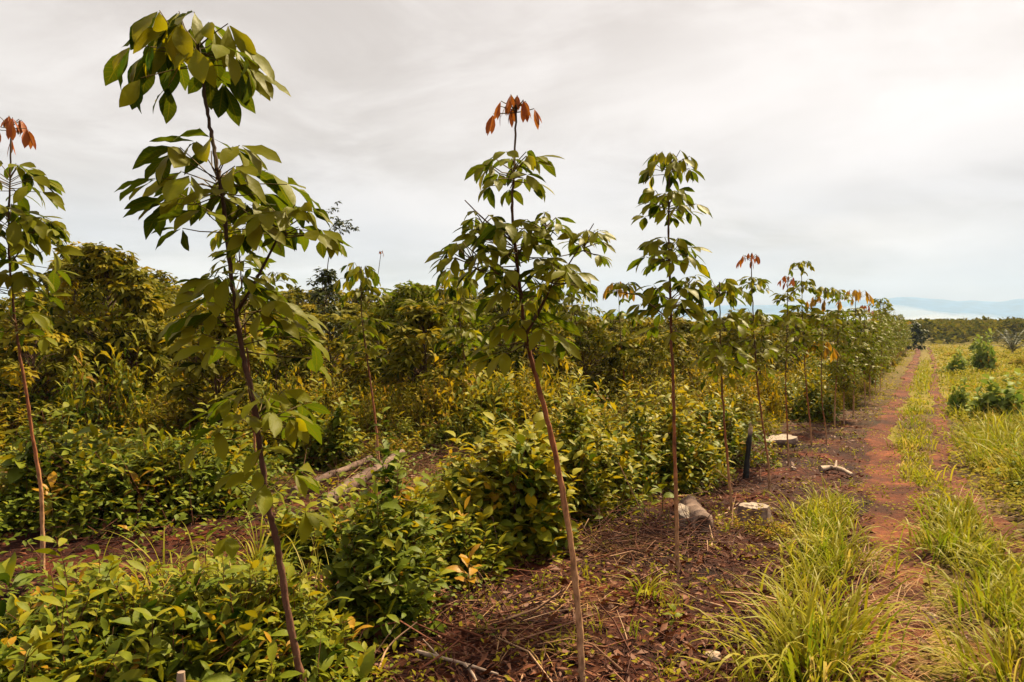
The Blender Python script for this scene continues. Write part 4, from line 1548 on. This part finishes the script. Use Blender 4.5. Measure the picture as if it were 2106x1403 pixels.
chunk('pale wood chunk in the weeds right behind the largest tree stem', 477, 990, 0.24, 0.9, 0.8, 0.18)
chunk('small pale wood chunk on the litter near the bottom of the large grass clump', 1468, 1358, 0.12, 0.75)
chunk('small whitish chunk on the ground left of the fourth tree in the row', 1487, 974, 0.14, 0.95, 0.4)
chunk('tiny whitish chunk right of the thin straight tree foot', 1631, 968, 0.09, 0.95, 0.9)
chunk('pale rounded chunk lying in the left wheel rut', 1918, 1280, 0.13, 0.35, 0.5)


# ------------------------------------------------------------------ seedlings
def seedling(label, px, py, h, L, n, mat, D=None, wid=0.4, spread=0.9):
    g = gnd(px, py) if D is None else np.array([(px - 1053) / FPX * D, D, float(gh((px - 1053) / FPX * D, D))])
    root = empty('seedling', g)
    tag(root, label, 'plant')
    mb = MB()
    pts = smooth([(0, 0, -0.03), (0.01, 0.0, h * 0.5), (0.0, 0.01, h)], 4)
    tube(mb, pts, stemrad(len(pts), 0.008, 0.004), 5, 0.6)
    mb.build('stem', M['petiole'], root)
    i = np.arange(n)
    f = (i + 0.5) / n
    az = i * 2.39996 + rng.uniform(0, 6.28)
    el = R(15) + R(50) * f + rng.normal(0, 0.15, n)
    d = np.stack([np.cos(az) * np.cos(el) * spread, np.sin(az) * np.cos(el) * spread, np.sin(el)], 1)
    b = np.stack([np.zeros(n), np.zeros(n), h * (0.45 + 0.55 * f)], 1)
    mb = MB()
    leaves(mb, b, d, L * rng.uniform(0.75, 1.15, n), L * wid * rng.uniform(0.85, 1.15, n), HIGH, rng.uniform(0.3, 0.8, n), rng.uniform(0.2, 0.5, n), 0.3)
    mb.build('foliage', M[mat], root)


seedling('broad-leaved upright green plant at the left edge, low in the picture', 18, 1235, 0.16, 0.34, 8, 'creeper', None, 0.32, 0.6)
seedling('orange-leaved seedling on the slope of the bush left of the long bare stem', 962, 1140, 0.36, 0.20, 8, 'orange', 6.0)
seedling('seedling with two pale leaves on the bare patch left of the largest tree', 268, 1110, 0.12, 0.15, 3, 'orange', None, 0.36)
seedling('seedling with wide yellow leaves right of the left-edge tree stem', 104, 1000, 0.55, 0.24, 5, 'orange', 8.3)
seedling('yellow-leaved seedling rising from the low yellowish bush', 985, 1000, 0.78, 0.2, 7, 'orange', 8.4)
seedling('seedling with a few round leaves right of the tall yellow-green bush', 1362, 1075, 0.42, 0.17, 5, 'creeper', 8.7, 0.6)
for (px, py, lab) in [(1385, 1290, 'small green seedling among the litter under the four-umbrella tree'), (1030, 1200, 'small green seedling below the yellow-green bush')]:
    seedling(lab, px, py, 0.12, 0.10, 6, 'creeper', None, 0.5)


# ------------------------------------------------------------------ grass, weeds, litter (uncountable)
def fan(ylo, yhi, n, power=1.0):
    """random points of the ground fan in front of the camera, thinning with distance"""
    y = np.exp(rng.uniform(np.log(ylo), np.log(yhi), n)) if power else rng.uniform(ylo, yhi, n)
    x = rng.uniform(-0.86, 0.92, n) * y
    return x, y


def patch(x, y):
    return 0.17 * np.sin(x * 0.83 + 1.9 * np.sin(y * 0.37)) * np.sin(y * 0.71 + 0.4 * x) + 0.10 * np.sin(2.3 * x + 1.1 * y) * np.sin(1.9 * y)


def tuft_blades(mb, x, y, nb, L, spread, wid, tint=(0.5, 0.17), bend=(0.8, 2.2), e=(1.05, 1.5), seg=5):
    n = len(x)
    bx = np.repeat(x, nb) + rng.normal(0, 1, n * nb) * np.repeat(np.broadcast_to(spread, (n,)), nb)
    by = np.repeat(y, nb) + rng.normal(0, 1, n * nb) * np.repeat(np.broadcast_to(spread, (n,)), nb)
    base = np.stack([bx, by, gh(bx, by) - 0.01], 1)
    blades(mb, base, rng.uniform(0, 6.28, n * nb), np.repeat(np.broadcast_to(L, (n,)), nb) * rng.uniform(0.5, 1.15, n * nb), rng.uniform(*e, n * nb), rng.uniform(*bend, n * nb),
           np.repeat(np.broadcast_to(wid, (n,)), nb) * rng.uniform(0.7, 1.3, n * nb), np.clip(np.repeat(rng.normal(tint[0], tint[1], n) + patch(x, y), nb) + rng.normal(0, 0.12, n * nb), 0, 1), seg)


def clump(label, px, py, nb, L, spread, wid, tint=0.55, D=None):
    g = gnd(px, py) if D is None else np.array([(px - 1053) / FPX * D, D, float(gh((px - 1053) / FPX * D, D))])
    mb = MB()
    nb, wid = int(nb * 0.5), wid * 1.55
    dry = rng.uniform(0, 1, nb) < 0.18
    bx, by = rng.normal(0, spread, nb), rng.normal(0, spread, nb)
    out = np.arctan2(by, bx) + rng.normal(0, 0.7, nb)
    blades(mb, np.stack([bx, by, np.full(nb, -0.02)], 1), out, L * rng.uniform(0.45, 1.15, nb), np.where(dry, rng.uniform(0.15, 0.9, nb), rng.uniform(1.0, 1.5, nb)), rng.uniform(0.9, 2.9, nb), wid * rng.uniform(0.5, 1.4, nb),
           np.where(dry, rng.uniform(0.85, 1, nb), np.clip(rng.normal(tint - 0.08, 0.26, nb), 0, 1)), 8)
    o = mb.build('grass_clump', M['grass'])
    o.location = g
    return tag(o, label, 'grass clump')


clump('big arching yellow-green grass clump at the bottom, left of the left wheel rut', 1668, 1400, 330, 0.86, 0.14, 0.015)
clump('arching grass clump right behind the big bottom clump', 1708, 1325, 240, 0.72, 0.14, 0.013)
clump('upright grass clump standing halfway up the grass strip left of the track', 1735, 1165, 230, 0.66, 0.17, 0.013, 0.5)
clump('grass clump at the upper end of the grass strip, right of the round cut stump', 1685, 1080, 200, 0.58, 0.16, 0.012, 0.5)
clump('dark-based thick grass clump between the two wheel ruts', 1965, 1135, 360, 0.66, 0.19, 0.013, 0.5)
clump('grass clump leaning over the left rut below the thick clump between the ruts', 2030, 1260, 260, 0.60, 0.17, 0.012, 0.52)
clump('grass clump in the bottom right corner', 2090, 1400, 260, 0.62, 0.17, 0.012, 0.52)
clump('grass clump at the right edge beside the right wheel rut', 2085, 1200, 240, 0.58, 0.16, 0.012, 0.5)
clump('single tuft of fresh grass on the litter under the four-umbrella tree', 1325, 1225, 60, 0.40, 0.05, 0.013, 0.55)
clump('tuft of fresh grass at the foot of the yellow-green bush behind the long bare stem', 1200, 1070, 120, 0.55, 0.08, 0.016, 0.45)
clump('tall grass growing out of the creeper right behind the largest tree stem', 520, 1185, 150, 0.78, 0.22, 0.011, 0.6)
clump('pale seeded grass on the creeper mound left of the largest tree', 330, 1230, 300, 0.60, 0.24, 0.009, 0.7)
clump('long thin grass right of the largest tree stem over the dark bush', 660, 1250, 110, 0.85, 0.12, 0.009, 0.6)
clump('grass clump at the left edge behind the left-edge tree', 12, 1040, 260, 0.85, 0.28, 0.012, 0.42)
clump('grass tuft growing out of the tall yellow-green bush', 1225, 960, 120, 1.55, 0.3, 0.014, 0.62)

lumpf = lambda x, y: np.clip(0.5 + np.sin(x * 1.1 + 1.7 * np.sin(y * 0.6)) * np.sin(y * 0.8 + 0.6 * x + 1), 0, 1.5)
mb = MB()
# strip left of the track
yv = rng.uniform(4.6, 9.6, 110)
tuft_blades(mb, xl(yv) - rng.uniform(0.58, 1.1, 110), yv, 9, rng.uniform(0.2, 0.55, 110), 0.06, 0.016, (0.45, 0.25))
# between the ruts
yv = np.concatenate([rng.uniform(3.5, 9, 150), np.exp(rng.uniform(math.log(9), math.log(60), 260))])
gap = xr(yv) - xl(yv)
fx = rng.beta(1.6, 1.6, len(yv))
keep = ((yv > 8) | (fx > 0.42)) & ((yv > 14) | (yv < 6.5) | (fx < 0.8))
yv, gap, fx = yv[keep], gap[keep], fx[keep]
tuft_blades(mb, xl(yv) + 0.32 + (gap - 0.58) * fx, yv, 12, np.where(yv < 9, rng.uniform(0.15, 0.5, len(yv)), rng.uniform(0.06, 0.30, len(yv)) * (0.5 + lumpf(xl(yv) * 2, yv * 1.7))), 0.08 + yv * 0.003, 0.013 + yv * 0.0006, (0.52, 0.16))
# right field: near, middle, far
x, y = fan(5.5, 15, 2600)
k = x > xr(y) + 0.5
tuft_blades(mb, x[k], y[k], 22, rng.uniform(0.36, 0.72, k.sum()) * (0.5 + 0.95 * lumpf(x, y)[k]), 0.10, 0.018, (0.48, 0.17))
x, y = fan(15, 42, 3600)
k = x > xr(y) + 0.35
tuft_blades(mb, x[k], y[k], 14, rng.uniform(0.15, 0.36, k.sum()) * (0.5 + 1.1 * lumpf(x * 0.6, y * 0.6)[k]), 0.18, 0.018 + y[k] * 0.0004, (0.52, 0.13), (0.6, 1.8))
x, y = fan(40, 138, 7000)
k = x > xr(y) + 0.5
tuft_blades(mb, x[k], y[k], 7, rng.uniform(0.15, 0.35, k.sum()), 0.45, 0.06 + y[k] * 0.0006, (0.55, 0.12), (0.6, 1.8), (1.0, 1.5), 4)
# sparse tufts on the soil to the left
x, y = fan(4.2, 24, 900)
s_ = x - xl(y)
k = (s_ < -0.5) & (s_ > -4.0) & (rng.uniform(0, 1, 900) < 0.5)
tuft_blades(mb, x[k], y[k], 9, rng.uniform(0.10, 0.30, k.sum()), 0.04, 0.008)
tag(mb.build('grass', M['grass']), 'yellow-green grass of the field and along the dirt track', 'grass', kind='stuff')

# low broad-leaved weeds
mb = MB()


def weeds(x, y, nl, leaf, hgt, tmean, tsd=0.16, spread=0.1):
    n = len(x)
    bx = np.repeat(x, nl) + rng.normal(0, 1, n * nl) * np.repeat(np.broadcast_to(spread, (n,)), nl)
    by = np.repeat(y, nl) + rng.normal(0, 1, n * nl) * np.repeat(np.broadcast_to(spread, (n,)), nl)
    bz = gh(bx, by) + rng.uniform(0.01, 1, n * nl) * np.repeat(np.broadcast_to(hgt, (n,)), nl)
    az = rng.uniform(0, 6.28, n * nl)
    el = rng.normal(0.35, 0.35, n * nl)
    d = np.stack([np.cos(az) * np.cos(el), np.sin(az) * np.cos(el), np.sin(el)], 1)
    L = np.repeat(np.broadcast_to(leaf, (n,)), nl) * rng.uniform(0.6, 1.3, n * nl)
    leaves(mb, np.stack([bx, by, bz], 1), d, L, L * 0.5, LOW, np.clip(np.repeat(rng.normal(tmean, tsd, n) + patch(x, y), nl) + rng.normal(0, 0.1, n * nl), 0, 1), 0.25, 0.35)


x, y = fan(4.0, 30, 5200)
s_ = x - xl(y)
k = (s_ < -0.45) & (s_ > -4.5) & (rng.uniform(0, 1, len(x)) < np.clip(0.45 + (y - 9) / 12, 0.35, 0.95))
weeds(x[k], y[k], 9, 0.045 + y[k] * 0.001, 0.09, 0.5)
x, y = fan(7, 60, 4200)
k = (x > xl(y) + 0.35) & (x < xr(y) - 0.25)
weeds(x[k], y[k], 18, 0.05 + y[k] * 0.0012, 0.07 + 0.13 * lumpf(x * 1.6, y * 1.3)[k], 0.42, 0.2, spread=0.12)
x, y = fan(5, 138, 18000)
k = x > xr(y) + 0.25
lump = np.sin(x * 0.9 + 1.3 * np.sin(y * 0.31)) * np.sin(y * 0.55 + x * 0.2)
weeds(x[k], y[k], 11, 0.07 + y[k] * 0.0026, 0.16 * np.clip(y[k] / 10, 0.4, 1) + 0.45 * np.clip(lump[k], 0, 1) * np.clip(y[k] / 14, 0.3, 1) + y[k] * 0.003, 0.52, 0.22, 0.16 + y[k] * 0.004)
# weeds creeping over the ruts
x, y = fan(7, 120, 10000)
s_, q_ = x - xl(y), x - xr(y)
r_ = rng.uniform(0, 1, len(x))
k = ((np.abs(s_) < 0.45) & (np.abs(s_) + 0.25 * r_ > 0.20)) | ((np.abs(q_) < 0.4) & (r_ < np.where(y > 22, 0.85, np.where(y < 15, 0.22, 0.55))))
weeds(x[k], y[k], 10, 0.04 + y[k] * 0.001, 0.07, 0.5, spread=0.09)
x, y = fan(22, 125, 8000)
s_ = x - xl(y)
k = (s_ < -0.4) & (s_ > -2.2)
weeds(x[k], y[k], 12, 0.05 + y[k] * 0.002, 0.15, 0.5, spread=0.25)
tag(mb.build('weeds', M['field']), 'low yellow-green weeds covering the soil and the field', 'weeds', kind='stuff')

# creeping undergrowth carpet on the left
mb = MB()
x, y = fan(7.5, 60, 9000)
s_ = x - xl(y)
px = 1053 + FPX * x / y
by = 690 + FPX * EYE / y
k = (s_ < -3.2 - 0.03 * y) & ~((px > 90) & (px < 500) & (by > 1030) & (rng.uniform(0, 1, len(x)) < 0.55)) & ~((px > 560) & (px < 1130) & (y < 14.5) & (rng.uniform(0, 1, len(x)) < 0.8)) & ~((px > 1130) & (y < 8.6))
lump = 0.5 + 0.5 * np.sin(x * 1.7) * np.sin(y * 1.3 + x)
weeds(x[k], y[k], 12, 0.085 + 0.001 * y[k], 0.22 + 0.45 * lump[k] + 0.008 * y[k], 0.42, 0.2, 0.2 + 0.004 * y[k])
x, y = fan(3.2, 9, 2400)
px = 1053 + FPX * x / y
by = 690 + FPX * EYE / y
k = ((px < 620) & (by > 1180)) | ((px > 600) & (px < 1000) & (by > 1060) & (by < 1330) & (rng.uniform(0, 1, len(x)) < 0.35))
weeds(x[k], y[k], 10, 0.07, 0.22, 0.4, 0.18, 0.1)
tag(mb.build('undergrowth', M['creeper']), 'creeping leafy undergrowth covering the ground between the trees', 'undergrowth', kind='stuff')

# clods and small stones along the ruts and over the bare soil
mb = MB()
yv = np.exp(rng.uniform(math.log(4), math.log(22), 2600))
xv = np.where(rng.uniform(0, 1, 2600) < 0.6, xl(yv) + rng.normal(0, 0.22, 2600), xr(yv) + rng.normal(0, 0.18, 2600))
yq = np.exp(rng.uniform(math.log(4), math.log(16), 1800))
xv, yv = np.concatenate([xv, xl(yq) - rng.uniform(0.4, 4.2, 1800)]), np.concatenate([yv, yq])
n = len(xv)
r0 = rng.gamma(2.0, 0.008, n) + 0.006
oct_ = np.array([(1, 0, 0), (0, 1, 0), (-1, 0, 0), (0, -1, 0), (0, 0, 0.8), (0.6, 0.6, 0.45), (-0.6, 0.6, 0.5), (-0.6, -0.6, 0.45), (0.6, -0.6, 0.5)], float)
fo = np.array([(0, 1, 5, 5), (1, 2, 6, 6), (2, 3, 7, 7), (3, 0, 8, 8), (0, 5, 4, 8), (1, 6, 4, 5), (2, 7, 4, 6), (3, 8, 4, 7)])
V = np.stack([xv, yv, gh(xv, yv) + 0.012], 1)[:, None] + oct_[None] * r0[:, None, None] * rng.uniform(0.65, 1.3, (n, 9, 1))
for row_ in fo:
    u_ = list(dict.fromkeys(row_))
    mb.add(V.reshape(-1, 3) if row_ is fo[0] else np.zeros((0, 3)), (np.array(u_)[None] + (np.arange(n) * 9)[:, None]) - (0 if row_ is fo[0] else mb.n), np.zeros(0) if row_ is not fo[0] else 0.2)
tag(mb.build('clods', M['track'], None, False), 'small reddish clods and stones lying in the ruts and on the bare soil', 'clods', kind='stuff')

# dead leaves
mb = MB()
x, y = fan(3.6, 24, 30000)
s_ = x - xl(y)
px = 1053 + FPX * x / y
k = ((s_ < -0.35) & (s_ > -4.6)) | ((s_ < -4) & (rng.uniform(0, 1, len(x)) < 0.4)) | ((np.abs(s_) < 0.4) & (y < 7.2) & (rng.uniform(0, 1, len(x)) < 0.35))
x, y = x[k], y[k]
n = len(x)
az = rng.uniform(0, 6.28, n)
el = rng.normal(0.1, 0.3, n)
L = rng.uniform(0.04, 0.13, n)
leaves(mb, np.stack([x, y, gh(x, y) + rng.uniform(0.005, 0.05, n)], 1), np.stack([np.cos(az), np.sin(az), el], 1), L, L * rng.uniform(0.15, 0.5, n), LOW, rng.beta(1.6, 2.2, n), rng.uniform(-0.3, 0.5, n), 0.6)
tag(mb.build('leaf_litter', M['dead']), 'dry brown dead leaves littering the reddish soil', 'leaf litter', kind='stuff')

# twigs
mb = MB()
x, y = fan(3.6, 22, 6500)
s_ = x - xl(y)
k = ((s_ < -0.5) & (s_ > -5.0)) | ((s_ < -4) & (rng.uniform(0, 1, len(x)) < 0.3))
x, y = x[k], y[k]
n = len(x)
az = rng.uniform(0, 6.28, n)
L = rng.uniform(0.08, 0.5, n) ** 1.3
a = np.stack([x, y, gh(x, y) + rng.uniform(0.0, 0.05, n)], 1)
b = a + np.stack([np.cos(az) * L, np.sin(az) * L, np.abs(rng.normal(0.02, 0.07, n)) * (L / 0.3)], 1)
sticks(mb, a, b, rng.uniform(0.002, 0.006, n), rng.uniform(0.001, 0.003, n), rng.beta(1.0, 2.6, n))
# thicker broken sticks lying about
x, y = fan(4, 13, 260)
s_ = x - xl(y)
k = (s_ < -0.6) & (s_ > -5.5)
x, y = x[k], y[k]
n = len(x)
az = rng.uniform(0, 6.28, n)
L = rng.uniform(0.2, 0.8, n)
a = np.stack([x, y, gh(x, y) + rng.uniform(0.01, 0.05, n)], 1)
sticks(mb, a, a + np.stack([np.cos(az) * L, np.sin(az) * L, np.abs(rng.normal(0.02, 0.08, n))], 1), rng.uniform(0.006, 0.014, n), rng.uniform(0.003, 0.007, n), rng.uniform(0.2, 1.0, n))
# brushwood heaps of dry twigs
for (px, py, cnt, spr, hh) in [(1290, 1120, 260, 0.45, 0.35), (1430, 1110, 120, 0.3, 0.2), (800, 935, 420, 0.7, 0.5), (900, 950, 420, 0.7, 0.3), (700, 1020, 200, 0.5, 0.3), (960, 930, 260, 0.7, 0.3), (330, 1075, 140, 0.6, 0.2), (1000, 1290, 120, 0.35, 0.12), (1480, 1010, 120, 0.4, 0.25)]:
    g = gnd(px, py)
    a = g + np.stack([rng.normal(0, spr, cnt), rng.normal(0, spr, cnt), rng.uniform(0, hh, cnt) * 0.6], 1)
    v = unit(rng.normal(0, 1, (cnt, 3)) * np.array([1, 1, 0.35]))
    b = a + v * rng.uniform(0.15, 0.7, cnt)[:, None]
    a[:, 2] = np.maximum(a[:, 2], 0.01)
    b[:, 2] = np.maximum(b[:, 2], 0.01)
    sticks(mb, a, b, rng.uniform(0.003, 0.007, cnt), 0.0015, rng.beta(1.1, 2.2, cnt))
tag(mb.build('twigs', M['twig']), 'thin dry twigs and brushwood scattered over the litter', 'twigs', kind='stuff')

# flattened dry straw on the left rut and under the clumps
mb = MB()
for (px, py, cnt, spr) in [(1830, 1260, 150, 0.2), (1880, 1230, 50, 0.2), (1900, 1330, 80, 0.24), (1780, 1170, 120, 0.18), (1800, 1370, 120, 0.18), (2010, 1045, 120, 0.3), (1180, 1240, 60, 0.2), (1060, 1320, 60, 0.2), (900, 965, 420, 0.6), (820, 985, 300, 0.5), (1260, 1130, 160, 0.25)]:
    g = gnd(px, py)
    bx, by = g[0] + rng.normal(0, spr, cnt), g[1] + rng.normal(0, spr, cnt)
    base = np.stack([bx, by, gh(bx, by) + 0.01], 1)
    blades(mb, base, rng.normal(-0.6, 0.9, cnt), rng.uniform(0.15, 0.5, cnt), rng.uniform(0.1, 0.5, cnt), rng.uniform(0.2, 0.7, cnt), rng.uniform(0.004, 0.008, cnt), rng.beta(1.6, 1.6, cnt))
tag(mb.build('straw', M['straw']), 'flattened pale dry grass on the track and litter', 'straw', kind='stuff')

# ------------------------------------------------------------------ air
HAZE = True
if HAZE:
    me = bpy.data.meshes.new('haze')
    x0, x1, y0, y1, z0, z1 = -4800, 4800, -300, 4600, -30, 330
    vs_ = [(x, y, z) for z in (z0, z1) for y in (y0, y1) for x in (x0, x1)]
    me.from_pydata(vs_, [], [(0, 2, 3, 1), (4, 5, 7, 6), (0, 1, 5, 4), (2, 6, 7, 3), (0, 4, 6, 2), (1, 3, 7, 5)])
    hz = bpy.data.objects.new('haze', me)
    COL.objects.link(hz)
    m, t, out = newmat('haze')
    pv = t.nodes.new('ShaderNodeVolumePrincipled')
    pv.inputs['Color'].default_value = (0.55, 0.74, 1.0, 1)
    pv.inputs['Density'].default_value = 0.00015
    t.links.new(pv.outputs[0], out.inputs['Volume'])
    me.materials.append(m)
    tag(hz, 'pale haze over the far forest and mountains', 'haze', kind='stuff')

    # low mist banks lying along the foot of the mountains
    m2, t, out = newmat('mist')
    pv = t.nodes.new('ShaderNodeVolumePrincipled')
    pv.inputs['Color'].default_value = (0.97, 0.98, 1.0, 1)
    pv.inputs['Density'].default_value = 0.0022
    t.links.new(pv.outputs[0], out.inputs['Volume'])
    for i, (px, D, rx, ry, rz_, zc_) in enumerate([(1800, 2300, 240, 160, 40, 52), (1960, 2250, 200, 150, 30, 36), (2120, 2400, 240, 160, 28, 26), (1560, 2350, 260, 160, 32, 40), (1320, 2450, 260, 150, 28, 34)]):
        bm = MB()
        nu, nv = 28, 14
        V = []
        for v in range(nv):
            th = np.pi * (v + 0.5) / nv
            a = np.arange(nu) * 2 * np.pi / nu
            k = 1 + 0.16 * np.sin(3 * a + v * 0.5 + i) + 0.10 * np.sin(7 * a + i * 2 - v * 0.7)
            V.append(np.stack([np.cos(a) * np.sin(th) * rx * k, np.sin(a) * np.sin(th) * ry * k, np.full(nu, np.cos(th) * rz_) * (1 + 0.25 * np.sin(4 * a + i))], 1))
        V = np.concatenate(V)
        i0, i1 = np.arange(nu), (np.arange(nu) + 1) % nu
        bm.add(V, np.concatenate([np.stack([q * nu + i0, (q + 1) * nu + i0, (q + 1) * nu + i1, q * nu + i1], 1) for q in range(nv - 1)]))
        bm.add(V[:nu], np.arange(nu)[None])
        bm.add(V[-nu:], np.arange(nu)[None, ::-1])
        o = bm.build('mist', m2)
        o.location = ((px - 1053) / FPX * D, D, zc_)
        tag(o, 'low white mist lying along the foot of the blue mountains', 'mist', kind='stuff')
